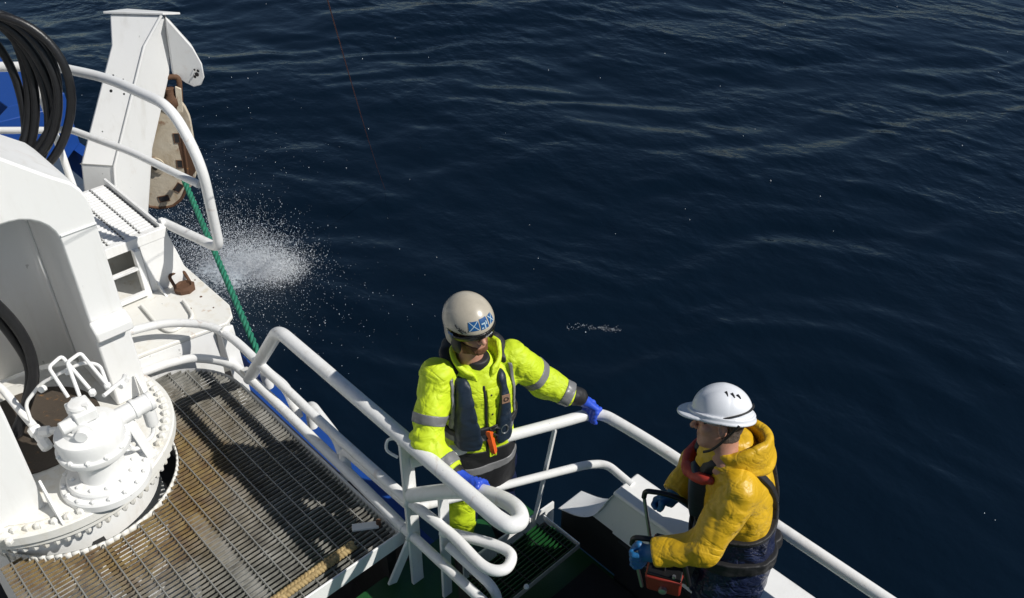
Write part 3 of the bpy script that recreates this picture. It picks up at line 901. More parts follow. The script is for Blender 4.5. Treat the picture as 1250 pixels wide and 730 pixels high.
pipe([(-4.02, .72, 1.16), (-4.10, .70, 1.32), (-4.13, .78, 1.33), (-3.98, .82, 1.18)], .0095, .02)
pipe([(-3.96, .76, 1.18), (-4.06, .78, 1.33), (-4.09, .86, 1.33), (-3.95, .90, 1.17)], .0095, .02)
pipe([(-3.93, .86, 1.14), (-3.97, .93, 1.13), (-4.02, 1.0, 1.11), (-4.1, 1.03, 1.07)], .011)
for (x, y, z, ax) in ((-4.20, .64, 1.135, (.3, .8, .5)), (-4.13, .77, 1.225, (.4, .8, .3)), (-3.97, .90, 1.15, (.5, 0, .8)), (-3.96, .82, 1.155, (.3, 0, .9)), (-3.99, .965, 1.10, (-.5, .7, -.1)), (-4.07, 1.02, 1.06, (-.7, .4, -.3)), (-4.0, .74, 1.12, (.1, -.1, 1))):
    part('pipe_nut', MB().lathe([(.017, 0), (.019, .006), (.019, .028), (.014, .034)], (x, y, z), 6, ax), 'white', cr, 20)

# hoses dropping through the column
for i, (dx, lab) in enumerate(((0, 'thick black hydraulic hose hanging in the crane arch, outer one'), (-.06, 'black hydraulic hose hanging in the crane arch, behind the outer one'))):
    h = spline([(-4.62 + dx, .40 - i * .05, 2.05), (-4.60 + dx, .52 - i * .04, 1.75), (-4.58 + dx, .66 - i * .05, 1.48), (-4.56 + dx, .72 - i * .04, 1.22), (-4.53 + dx, .69, 1.0), (-4.52, .58, .82), (-4.5, .48 + .02 * i, .70)], 8)
    single('hydraulic_hose', MB().tube(h, .029 - .003 * i, 14), 'hose', lab, 'hose', (-4.55, .6, .7), 60)

# ---------------------------------------------------------------- coil of black hose over the rail corner
hc = thing('hose_coil', 'thick coil of black hose hung over the rail at top left', 'hose', (-6.0, 1.4, 1.4))
cx, cy, cz = -6.08, 1.32, 1.98
rn = np.random.default_rng(3)
for i, (a0, R0, dr, dz, hr) in enumerate(((.43, .50, 0, -.02, .036), (.325, .47, 0, .03, .034), (.285, .465, -.01, .0, .036), (.235, .46, .0, .02, .034), (.185, .455, -.02, -.01, .036), (.135, .46, -.01, .02, .034), (.385, .48, -.05, .04, .034), (.09, .44, -.04, 0, .035))):
    pts = []
    dep = math.sqrt(max(0, R0 * R0 - a0 * a0))
    for k in range(52):
        t = 2 * math.pi * k / 52
        w = 1 + .03 * math.sin(2 * t + i * 1.3) + .02 * math.sin(3 * t + 2 * i)
        u = w * math.cos(t); z = w * math.sin(t)
        sag = -.05 * max(0, -z) ** 2 * (1 + .5 * math.sin(i * 2.1))
        q = Vector((cx, cy, cz)) + RV * (a0 * u + dr + .05 * z * math.sin(i * 1.7)) + FV * (dep * u * .45 + z * .06) + Vector((0, 0, z * R0 + dz + sag))
        pts.append(q)
    part('hose_loop', MB().tube(pts, hr * .78, 12, closed=True), 'hose', hc, 60)

# ---------------------------------------------------------------- side walkway with guard rail
wk = thing('side_walkway', 'narrow white perforated walkway with end frame behind the crane', 'walkway', (-6.0, 1.75, .5))
WZ = .94
for i in range(4):
    y0 = 1.47 + i * .115
    part('plank', MB().box(-6.5, -5.62, y0, y0 + .110, WZ - .035, WZ), 'white', wk, 35, .004)
    pl_ = None
me_ = bpy.data.meshes.new('slot')
sb = MB().box(-.013, .013, -.004, .004, 0, .0015); me_.from_pydata(sb.v, [], sb.f); me_.materials.append(M['dark'])
me_r = bpy.data.meshes.new('rib')
sb = MB().box(-.004, .004, -.045, .045, 0, .006); me_r.from_pydata(sb.v, [], sb.f); me_r.materials.append(M['white'])
planks = [o for o in wk.children if o.name.startswith('plank')]
for i, p_o in enumerate(planks):
    y0 = 1.47 + i * .115
    for k in range(20):
        xx = -6.47 + k * .043
        if (i + k) % 1 == 0:
            shared('slot', me_, p_o, (xx, y0 + .104, WZ + .0005))
            shared('rib', me_r, p_o, (xx + .02, y0 + .05, WZ))
part('far_edge', MB().box(-6.52, -5.60, 1.935, 1.955, WZ - .06, WZ + .035), 'white', wk, 35, .003)
part('end_beam', MB().box(-5.615, -5.575, 1.44, 1.97, WZ - .06, WZ + .015), 'white', wk, 35, .004)
part('support_panel', MB().prism([(-5.58, 1.76, .50), (-5.58, 1.76, WZ - .06), (-5.58, 1.975, WZ - .06), (-5.50, 2.03, .50)], (-.02, 0, 0)), 'white', wk, 35, .003)
part('support_panel', MB().box(-6.5, -5.61, 1.93, 1.95, .5, WZ - .06), 'white', wk)
part('back_panel', MB().box(-5.92, -5.90, 1.40, 1.93, .5, WZ - .06), 'steel', wk)  # plate coloured grey to stand in for the shaded interior
part('post', MB().box(-5.60, -5.54, 1.70, 1.745, .50, WZ - .06), 'white', wk, 35, .004)
part('post', MB().box(-5.60, -5.54, 1.40, 1.44, .50, WZ - .06), 'white', wk, 35, .004)
part('rung', MB().bar((-5.56, 1.44, .74), (-5.56, 1.70, .74), .035, .022), 'white', wk, 35, .003)
part('rung', MB().bar((-5.53, 1.40, .545), (-5.53, 1.72, .545), .04, .03), 'white', wk, 35, .003)
part('outrigger_lug', MB().prism([(-5.72, 1.955, WZ - .04), (-5.60, 1.955, WZ - .04), (-5.60, 1.955, WZ + .06), (-5.64, 1.955, WZ + .06)], (0, .03, 0)), 'white', wk, 35, .003)

gr = thing('guard_rail', 'white tubular guard rail with rounded end in front of the gallows', 'railing', (-5.7, 2.0, .9))
part('frame', MB().tube(fillet([(-7.2, .9, 1.95), (-6.50, 1.62, 1.95), (-6.42, 1.75, 1.955), (-5.9, 1.96, 1.955), (-5.16, 2.04, 1.965), (-4.95, 2.06, 1.66), (-5.04, 2.095, .965), (-5.66, 1.99, .945)], [0, .1, .12, .2, .16, .25, .09, 0], 9), .033, 16), 'white_rail', gr, 60)
part('mid_rail', MB().tube(fillet([(-6.9, 1.15, 1.5), (-6.42, 1.66, 1.5), (-6.33, 1.76, 1.505), (-5.72, 1.92, 1.5), (-5.0, 2.04, 1.49)], [0, .08, .1, .1, 0]), .025, 14), 'white_rail', gr, 60)
part('post', MB().tube([(-6.46, 1.70, .95), (-6.46, 1.68, 1.93)], .026, 12), 'white_rail', gr, 60)
wh = thing('winch_cover', 'white rounded steel casing behind the crane under the hose coil', 'casing', (-6.3, 1.2, .5))
part('shell', MB().prism([(-6.6, .6, .5), (-6.6, .6, 1.35), (-6.6, .9, 1.50), (-6.6, 1.30, 1.47), (-6.6, 1.42, 1.28), (-6.6, 1.42, .5)], (.75, 0, 0)), 'white_rust', wh, 35, .02)
part('lip', MB().tube([(-5.85, .9, 1.50), (-5.85, 1.28, 1.475), (-5.85, 1.42, 1.28)], .014, 8), 'white', wh)

# ---------------------------------------------------------------- gallows with hanging block
def cf(r, f, z): return RV * r + FV * f + Vector((0, 0, z))
ga = thing('gallows', 'tall white box steel gallows leaning out over the sea', 'gallows', tuple(cf(-3.1, 6.3, .3)))
secs = [  # left front, fold, right rear, left rear
    ((-3.42, 6.15, .30), (-3.18, 6.15, .30), (-3.06, 6.50, .30), (-3.32, 6.6, .30)),
    ((-3.284, 6.15, 1.053), (-3.028, 6.15, 1.033), (-2.905, 6.62, .95), (-3.20, 6.7, .98)),
    ((-3.039, 6.65, 1.795), (-2.785, 6.65, 1.785), (-2.745, 6.90, 1.45), (-2.99, 6.98, 1.5)),
    ((-3.032, 6.75, 2.00), (-2.640, 6.75, 1.99), (-2.66, 6.98, 1.86), (-2.98, 7.02, 1.88))]
secs2 = []
b = MB()
b.v = [tuple(cf(*p)) for s in secs for p in s]
b.f = [(3, 2, 1, 0), (12, 13, 14, 15)]
for i in range(3):
    for k in range(4):
        k2 = (k + 1) % 4
        b.f.append((4 * i + k, 4 * i + k2, 4 * i + 4 + k2, 4 * i + 4 + k))
part('leg', b, 'white', ga, 15, .015)
lug = [(-2.635, 6.80, 1.96), (-2.52, 6.93, 1.67), (-2.490, 6.97, 1.52), (-2.50, 6.99, 1.40), (-2.545, 7.0, 1.325), (-2.61, 7.0, 1.31), (-2.665, 6.98, 1.36), (-2.72, 6.9, 1.46)]
part('head_lug', MB().prism([cf(*p) for p in lug], tuple(FV * .10 - RV * .05)), 'white', ga, 30, .01)
part('top_plate', MB().prism([cf(-3.07, 6.735, 2.005), cf(-2.62, 6.735, 1.995), cf(-2.60, 7.03, 1.90), cf(-3.02, 7.06, 1.92)], (0, 0, .018)), 'white', ga, 30, .004)
part('fold_weld', MB().tube([cf(-3.18, 6.148, .30), cf(-3.028, 6.148, 1.035), cf(-2.785, 6.648, 1.787), cf(-2.640, 6.748, 1.99)], .012, 8), 'white', ga, 60)
part('seam', MB().tube([cf(-3.284, 6.149, 1.053), cf(-3.028, 6.149, 1.034)], .004, 6), 'steel', ga)
for (t, s, e) in ((.62, .35, .013), (.66, .52, .010), (.60, .75, .009), (.28, .4, .006), (.75, .3, .008), (.72, .62, .007)):
    a = Vector(cf(*secs[1][0])).lerp(cf(*secs[2][0]), t); c = Vector(cf(*secs[1][1])).lerp(cf(*secs[2][1]), t)
    q = a.lerp(c, s); nrm = (Vector(cf(*secs[2][0])) - Vector(cf(*secs[1][0]))).cross(RV).normalized() * -1
    if nrm.dot(-FV) < 0: nrm = -nrm
    part('paint_chip', MB().lathe([(e, 0), (e * .7, .0015)], q + nrm * .0005, 7, nrm), 'dark', ga)
for (p, e) in (((-2.545, 6.965, 1.44), .02), ((-2.565, 6.965, 1.42), .014), ((-2.53, 6.965, 1.47), .013), ((-2.555, 6.962, 1.48), .010)):
    part('paint_chip', MB().lathe([(e, 0), (e * .7, .002)], cf(*p) - FV * .012, 6, -FV + RV * -.2), 'dark', ga)

bl = thing('hanging_block', 'big rusty beige trawl block with rounded cheek hanging behind the gallows', 'pulley block', tuple(cf(-2.9, 6.8, .4)))
ck = [(-2.88, 1.27), (-2.74, 1.17), (-2.715, 1.05), (-2.725, .85), (-2.74, .66), (-2.775, .50), (-2.84, .39), (-2.93, .325), (-3.03, .315), (-3.13, .34), (-3.18, .55), (-3.12, .95), (-3.0, 1.25)]
ck = [(p.x, p.z) for p in resample([Vector((a, 0, c)) for a, c in ck + ck[:1]], 60)][:-1]
part('cheek', MB().prism([cf(a, 6.74 + (a + 3.1) * .15, c) for a, c in ck], tuple(FV * .03)), 'block', bl, 30, .006)
part('cheek', MB().prism([cf(a + .02, 6.93 + (a + 3.1) * .15, c) for a, c in ck], tuple(FV * .03)), 'block', bl, 30, .006)
part('rim', MB().tube([cf(a, 6.74 + (a + 3.1) * .15, c) for a, c in ck], .013, 8, closed=True), 'rust', bl, 60)
sv_c = cf(-2.95, 6.86, .76)
part('sheave', MB().lathe([(.29, -.07), (.29, -.055), (.24, -.02), (.24, .02), (.29, .055), (.29, .07)], sv_c, 36, FV), 'rust', bl, 30)
part('axle_boss', MB().lathe([(.075, 0), (.075, .012), (.05, .014), (.05, .03), (.02, .032)], cf(-2.975, 6.758, .72), 24, -FV), 'block', bl, 30)
part('axle_pin', MB().lathe([(.022, 0), (.022, .014)], cf(-2.975, 6.727, .72), 12, -FV), 'dark', bl)
for (a, c, w, h, ang) in ((-2.765, .955, .045, .085, .05), (-2.79, .72, .045, .07, .1), (-2.845, .50, .05, .085, .7), (-2.985, .405, .085, .05, -.15)):
    ca, sa = math.cos(ang), math.sin(ang)
    pts = []
    for dx, dz in ((-w / 2, -h / 2), (w / 2, -h / 2), (w / 2, h / 2), (-w / 2, h / 2)):
        rx = a + dx * ca + dz * -sa * -1; rz = c - dx * sa + dz * ca
        pts.append(cf(rx, 6.7395 + (rx + 3.1) * .15, rz))
    part('slot', MB().prism(pts, tuple(FV * -.003)), 'dark', bl, 0)
    part('slot_edge', MB().tube(pts, .006, 6, closed=True), 'rust', bl)
part('swivel', MB().lathe([(.045, 0), (.065, .03), (.06, .08), (.035, .11), (.035, .16)], cf(-2.755, 6.86, 1.20), 20, (0, 0, 1)), 'rust', bl, 40)
part('shackle', MB().tube(fillet([cf(-2.80, 6.86, 1.26), cf(-2.80, 6.88, 1.44), cf(-2.68, 6.92, 1.44), cf(-2.70, 6.88, 1.24)], .05), .022, 10), 'rust', bl, 60)
part('shackle_plate', MB().prism([cf(-2.72, 6.82, 1.17), cf(-2.68, 6.82, 1.17), cf(-2.66, 6.84, 1.36), cf(-2.70, 6.84, 1.38)], tuple(FV * .02)), 'block', bl)

# green three-strand rope from the block down to the ship's side
gro = thing('green_rope', 'green twisted rope running from the block past the splash', 'rope', (-5.9, 2.35, .5))
p0 = cf(-2.76, 6.72, .62); p1 = Vector((-4.62, 2.06, .10))
mid = (p0 + p1) / 2 + Vector((0, 0, -.02))
axis_pts = [p0.lerp(mid, t) * (1 - t) + mid.lerp(p1, t) * t for t in np.linspace(0, 1, 240)]
dirv = (p1 - p0).normalized(); ua = dirv.cross(Vector((0, 0, 1))).normalized(); ub = dirv.cross(ua)
Lr = (p1 - p0).length
for ph in range(3):
    pts = []
    for i, q in enumerate(axis_pts):
        a = 2 * math.pi * (i / 239 * Lr / .17 + ph / 3)
        pts.append(q + (ua * math.cos(a) + ub * math.sin(a)) * .0120)
    part('strand', MB().tube(pts, .0130, 8), 'green_rope', gro, 80)

# thin line trailing into the sea
sea_pt = Vector((-10.2, 7.02, SEA - .05))
top_pt = Vector((-3.39, 2.14, 3.0))
top_pt2 = sea_pt + (top_pt - sea_pt) * 1.25
b = MB().tube([sea_pt.lerp(top_pt2, t) + Vector((0, 0, -.12 * math.sin(math.pi * t))) for t in np.linspace(0, 1, 24)], .0026, 6)
single('trailing_line', b, 'line_red', 'thin dark red line slanting down into the open sea', 'line', tuple(sea_pt), 80)

# ---------------------------------------------------------------- signed distance bodies -> meshes (surface nets)
def surf(f, lo, hi, h):
    lo = np.array(lo, np.float32); hi = np.array(hi, np.float32)
    n = np.ceil((hi - lo) / h).astype(int) + 1
    ax = [lo[i] + h * np.arange(n[i], dtype=np.float32) for i in range(3)]
    X, Y, Z = np.meshgrid(*ax, indexing='ij')
    V = f(X, Y, Z).astype(np.float32)
    S = V < 0
    c = [S[i:n[0] - 1 + i, j:n[1] - 1 + j, k:n[2] - 1 + k] for i in (0, 1) for j in (0, 1) for k in (0, 1)]
    cnt = sum(q.astype(np.int8) for q in c)
    act = (cnt > 0) & (cnt < 8)
    I = np.argwhere(act)
    idx = -np.ones(act.shape, np.int64); idx[act] = np.arange(len(I))
    acc = np.zeros((len(I), 3), np.float32); w = np.zeros(len(I), np.float32)
    offs = [(i, j, k) for i in (0, 1) for j in (0, 1) for k in (0, 1)]
    for a in offs:
        for d in range(3):
            if a[d] == 0:
                b2 = list(a); b2[d] = 1
                va = V[I[:, 0] + a[0], I[:, 1] + a[1], I[:, 2] + a[2]]
                vb = V[I[:, 0] + b2[0], I[:, 1] + b2[1], I[:, 2] + b2[2]]
                m = (va < 0) != (vb < 0)
                t = np.where(m, va / np.where(va == vb, 1, va - vb), 0)
                p = np.tile(np.array(a, np.float32), (len(I), 1)); p[:, d] = t
                acc[m] += p[m]; w[m] += 1
    P = lo + h * (I + acc / w[:, None])
    F = []
    for d in range(3):
        u, v = (d + 1) % 3, (d + 2) % 3
        sl0 = [slice(None)] * 3; sl1 = [slice(None)] * 3
        sl0[d] = slice(0, -1); sl1[d] = slice(1, None)
        A = S[tuple(sl0)]; B = S[tuple(sl1)]
        E_ = np.argwhere(A != B)
        ok = (E_[:, u] > 0) & (E_[:, v] > 0) & (E_[:, u] < n[u] - 1) & (E_[:, v] < n[v] - 1)
        E_ = E_[ok]
        if not len(E_): continue
        def ci(du, dv):
            q = E_.copy(); q[:, u] -= du; q[:, v] -= dv
            return idx[q[:, 0], q[:, 1], q[:, 2]]
        Q = np.stack([ci(0, 0), ci(1, 0), ci(1, 1), ci(0, 1)], -1)
        flip = ~A[E_[:, 0], E_[:, 1], E_[:, 2]]
        Q[flip] = Q[flip][:, ::-1]
        F.append(Q)
    return P, np.concatenate(F)

def smin(a, b, k):
    h = np.clip(.5 + .5 * (b - a) / k, 0, 1)
    return b * (1 - h) + a * h - k * h * (1 - h)
def smax(a, b, k): return -smin(-a, -b, k)
def rcone(X, Y, Z, a, b, r1, r2):
    a = np.array(a, np.float32); b = np.array(b, np.float32)
    d = b - a; L2 = float(d @ d)
    px, py, pz = X - a[0], Y - a[1], Z - a[2]
    t = np.clip((px * d[0] + py * d[1] + pz * d[2]) / L2, 0, 1)
    return np.sqrt((px - d[0] * t) ** 2 + (py - d[1] * t) ** 2 + (pz - d[2] * t) ** 2) - (r1 + (r2 - r1) * t)
def chain(X, Y, Z, pts, rs, k=.01):
    d = None
    for i in range(len(pts) - 1):
        q = rcone(X, Y, Z, pts[i], pts[i + 1], rs[i], rs[i + 1])
        d = q if d is None else smin(d, q, k)
    return d
def ell(X, Y, Z, c, r):
    k0 = np.sqrt(((X - c[0]) / r[0]) ** 2 + ((Y - c[1]) / r[1]) ** 2 + ((Z - c[2]) / r[2]) ** 2)
    return (k0 - 1) * min(r)
def axis_t(X, Y, Z, a, b):
    a = np.array(a); b = np.array(b); d = (b - a); L = np.linalg.norm(d); d = d / L
    return (X - a[0]) * d[0] + (Y - a[1]) * d[1] + (Z - a[2]) * d[2], L
def wrinkle(X, Y, Z, s, amp, seed=0, sz=1.0):
    a = value_noise(X * s, Y * s, Z * s * sz, seed)
    b = value_noise(X * s * 2.3 + 5, Y * s * 2.3, Z * s * 2.3 * sz, seed + 1)
    return amp * (np.abs(a) ** .8 * 1.7 + np.abs(b) * .7 - .85)
def folds(t, X, Y, Z, freq, amp, seed=0):
    w = value_noise(X * 9, Y * 9, Z * 9, seed) * 1.6 + value_noise(X * 22, Y * 22, Z * 22, seed + 7) * .5
    m = np.clip(value_noise(X * 6 + 3, Y * 6, Z * 6, seed + 2) * .8 + .5, 0, 1)
    return amp * m * (np.abs(np.sin(t * freq + w * 1.7)) - .6)

class Frame:
    """head frame: x = person's left, y = facing, z = crown"""
    def __init__(s, c, f, roll=0.0):
        f = Vector(f).normalized(); l = Vector((0, 0, 1)).cross(f).normalized(); u = f.cross(l)
        if roll:
            q = Matrix.Rotation(roll, 3, f); l = q @ l; u = q @ u
        s.c = np.array(c); s.A = np.array([l, f, u])     # rows: left, facing, up
    def loc(s, X, Y, Z):
        x, y, z = X - s.c[0], Y - s.c[1], Z - s.c[2]
        return tuple(s.A[i, 0] * x + s.A[i, 1] * y + s.A[i, 2] * z for i in range(3))
    def w(s, p): return s.c + np.array(p) @ s.A
    def box(s, r): return s.c - r, s.c + r

class Person:
    def __init__(s, label, r0, f0, k=1.0, base_local=(0, 0, 0)):
        base = RV * r0 + FV * f0
        s.k = k; s.bl = np.array(base_local); s.bw = np.array((r0, f0, 0)) if k != 1.0 else s.bl
        s.root = thing('person', label, 'person', (base.x, base.y, 0), YAW)
    def put(s, name, P, F, mat, parent=None, smooth=180, label=None):
        # coordinates are (right, forward, up) of the heading the camera has; place them in the world
        P = (np.asarray(P, float) - s.bl) * s.k + s.bw
        W = np.stack([RV.x * P[:, 0] + FV.x * P[:, 1], RV.y * P[:, 0] + FV.y * P[:, 1], P[:, 2]], -1)
        o = link_mesh(name, W, F, mat, parent or s.root, smooth)
        if label: o['label'] = label
        return o
    def sdf(s, name, f, lo, hi, h, mat, parent=None, label=None, smooth=180):
        P, F = surf(f, lo, hi, h)
        return s.put(name, P, F, mat, parent, smooth, label)
    def mb(s, name, b, mat, parent=None, smooth=50):
        return s.put(name, b.v, b.f, mat, parent, smooth)

def torso_fn(prof, L, p=2.5):
    """prof rows: z, centre r, centre f, half width, half depth; L = lateral unit (person's left) in (r, f)"""
    A = np.array(prof, np.float32); L = np.array(L) / np.linalg.norm(L); Fc = np.array([L[1], -L[0]])
    zs = A[:, 0]
    zz = np.linspace(zs[0] - .3, zs[-1] + .3, 400)
    cols = []
    for i in range(1, 5):
        y = np.interp(zz, zs, A[:, i])
        kern = np.hanning(19); kern /= kern.sum()
        y = np.convolve(np.pad(y, 9, mode='edge'), kern, mode='valid'); cols.append(y)
    def uv(X, Y, Z):
        cr_, cf_ = np.interp(Z, zz, cols[0]), np.interp(Z, zz, cols[1])
        x, y = X - cr_, Y - cf_
        return x * L[0] + y * L[1], x * Fc[0] + y * Fc[1]
    def f(X, Y, Z):
        u, v = uv(X, Y, Z)
        a, b = np.interp(Z, zz, cols[2]), np.interp(Z, zz, cols[3])
        k = (np.abs(u / a) ** p + np.abs(v / b) ** p) ** (1 / p)
        d = (k - 1) * np.minimum(a, b)
        return smax(smax(d, Z - zs[-1], .03), zs[0] - Z, .012)
    return f, uv, Fc

def grip_hand(c, t, upv, R, wrist, n=4, side=1, spread=.0225, fr=.0115, start=-5, curl=(35, 75, 120, 155), thumb=True):
    """glove closing round a bar: c bar centre, t bar direction, upv from the bar towards the palm"""
    c = np.array(c, float); t = np.array(t, float); t /= np.linalg.norm(t)
    upv = np.array(upv, float); upv -= t * (upv @ t); upv /= np.linalg.norm(upv)
    fw = np.cross(t, upv) * side
    wrist = np.array(wrist, float)
    def P(ang, s, extra=0.0):
        a = math.radians(ang)
        return c + t * s + (R + fr + extra) * (math.cos(a) * upv + math.sin(a) * fw)
    parts = []
    offs = [(i - (n - 1) / 2) * spread for i in range(n)]
    lens = [1.0, 1.06, 1.0, .86]
    pc = c + upv * (R + .022) - fw * .02
    for i, s_ in enumerate(offs):
        k = [start + (q - start) * lens[i] for q in curl]
        pts = [P(start - 20, s_, .006), P(start + 12, s_, .007), P(k[0] + 8, s_, .002), P(k[1], s_), P(k[2], s_), P(k[3], s_)]
        parts.append((pts, [fr * 1.2, fr * 1.22, fr * 1.08, fr * 1.04, fr * .98, fr * .85]))
    thumbp = None
    if thumb:
        s0 = -offs[-1] - .0 if False else offs[0] - .012
        thumbp = ([wrist * .45 + pc * .55 - t * .02, P(-45, s0 - .006, .004), P(-82, s0 + .008), P(-118, s0 + .02)], [fr * 1.35, fr * 1.3, fr * 1.12, fr * .9])
    wb = wrist
    def f(X, Y, Z):
        d = None
        for s_ in (offs[0] + .004, 0.0, offs[-1] - .004):
            a_ = pc + t * s_
            q = rcone(X, Y, Z, wb + t * s_ * .55, a_ + fw * .012, .019, .0165)
            d = q if d is None else smin(d, q, .02)
        for pts, rs in parts:
            d = smin(d, chain(X, Y, Z, pts, rs, .006), .0045)
        if thumbp: d = smin(d, chain(X, Y, Z, thumbp[0], thumbp[1], .008), .007)
        return d - wrinkle(X, Y, Z, 55, .0012, 5)
    allp = np.array([q for pts, _ in parts for q in pts] + [wb, pc] + ([*thumbp[0]] if thumbp else []))
    return f, allp.min(0) - .035, allp.max(0) + .035

def head_sdf(fr, beard=False):
    def f(X, Y, Z):
        x, y, z = fr.loc(X, Y, Z)
        ax = np.abs(x)
        d = ell(x, y, z, (0, -.01, .03), (.074, .094, .092))
        d = smin(d, ell(x, y, z, (0, .022, -.045), (.058, .068, .070)), .03)
        d = smin(d, ell(x, y, z, (0, .062, -.098), (.030, .026, .022)), .03)      # chin
        d = smin(d, ell(ax, y, z, (.042, .060, -.022), (.022, .022, .022)), .02)   # cheekbone
        d = smin(d, rcone(x, y, z, (-.035, .082, .022), (.035, .082, .022), .012, .012), .016)  # brow
        d = smax(d, -ell(ax, y, z, (.031, .094, .002), (.018, .014, .011)), .010)  # eye sockets
        d = smin(d, ell(ax, y, z, (.030, .078, .001), (.0125, .0125, .0125)), .002)  # eyes
        d = smin(d, rcone(x, y, z, (0, .090, .008), (0, .113, -.030), .008, .0125), .008)  # nose
        d = smin(d, ell(ax, y, z, (.012, .098, -.034), (.009, .010, .008)), .006)  # nostrils
        d = smin(d, rcone(x, y, z, (-.018, .086, -.058), (.018, .086, -.058), .0075, .0075), .007)
        d = smin(d, rcone(x, y, z, (-.015, .083, -.073), (.015, .083, -.073), .008, .008), .007)
        d = smax(d, -rcone(x, y, z, (-.021, .097, -.0655), (.021, .097, -.0655), .003, .003), .004)
        ear = ell(ax, y, z, (.078, -.008, -.010), (.009, .020, .032))
        ear = smax(ear, -ell(ax, y, z, (.087, -.003, -.008), (.007, .011, .019)), .005)
        d = smin(d, ear, .006)
        neck = rcone(x, y, z, (0, -.020, -.06), (0, -.030, -.20), .056, .062)
        return smin(d, neck, .025)
    return f

def band(d, X, Y, Z, fn, w=.05):
    m = np.abs(d) < w
    d = d.copy()
    d[m] -= fn(X[m], Y[m], Z[m])
    return d

def rbox2(u, z, cu, cz, hu, hz, r):
    qx = np.abs(u - cu) - hu + r; qy = np.abs(z - cz) - hz + r
    return np.sqrt(np.maximum(qx, 0) ** 2 + np.maximum(qy, 0) ** 2) + np.minimum(np.maximum(qx, qy), 0) - r

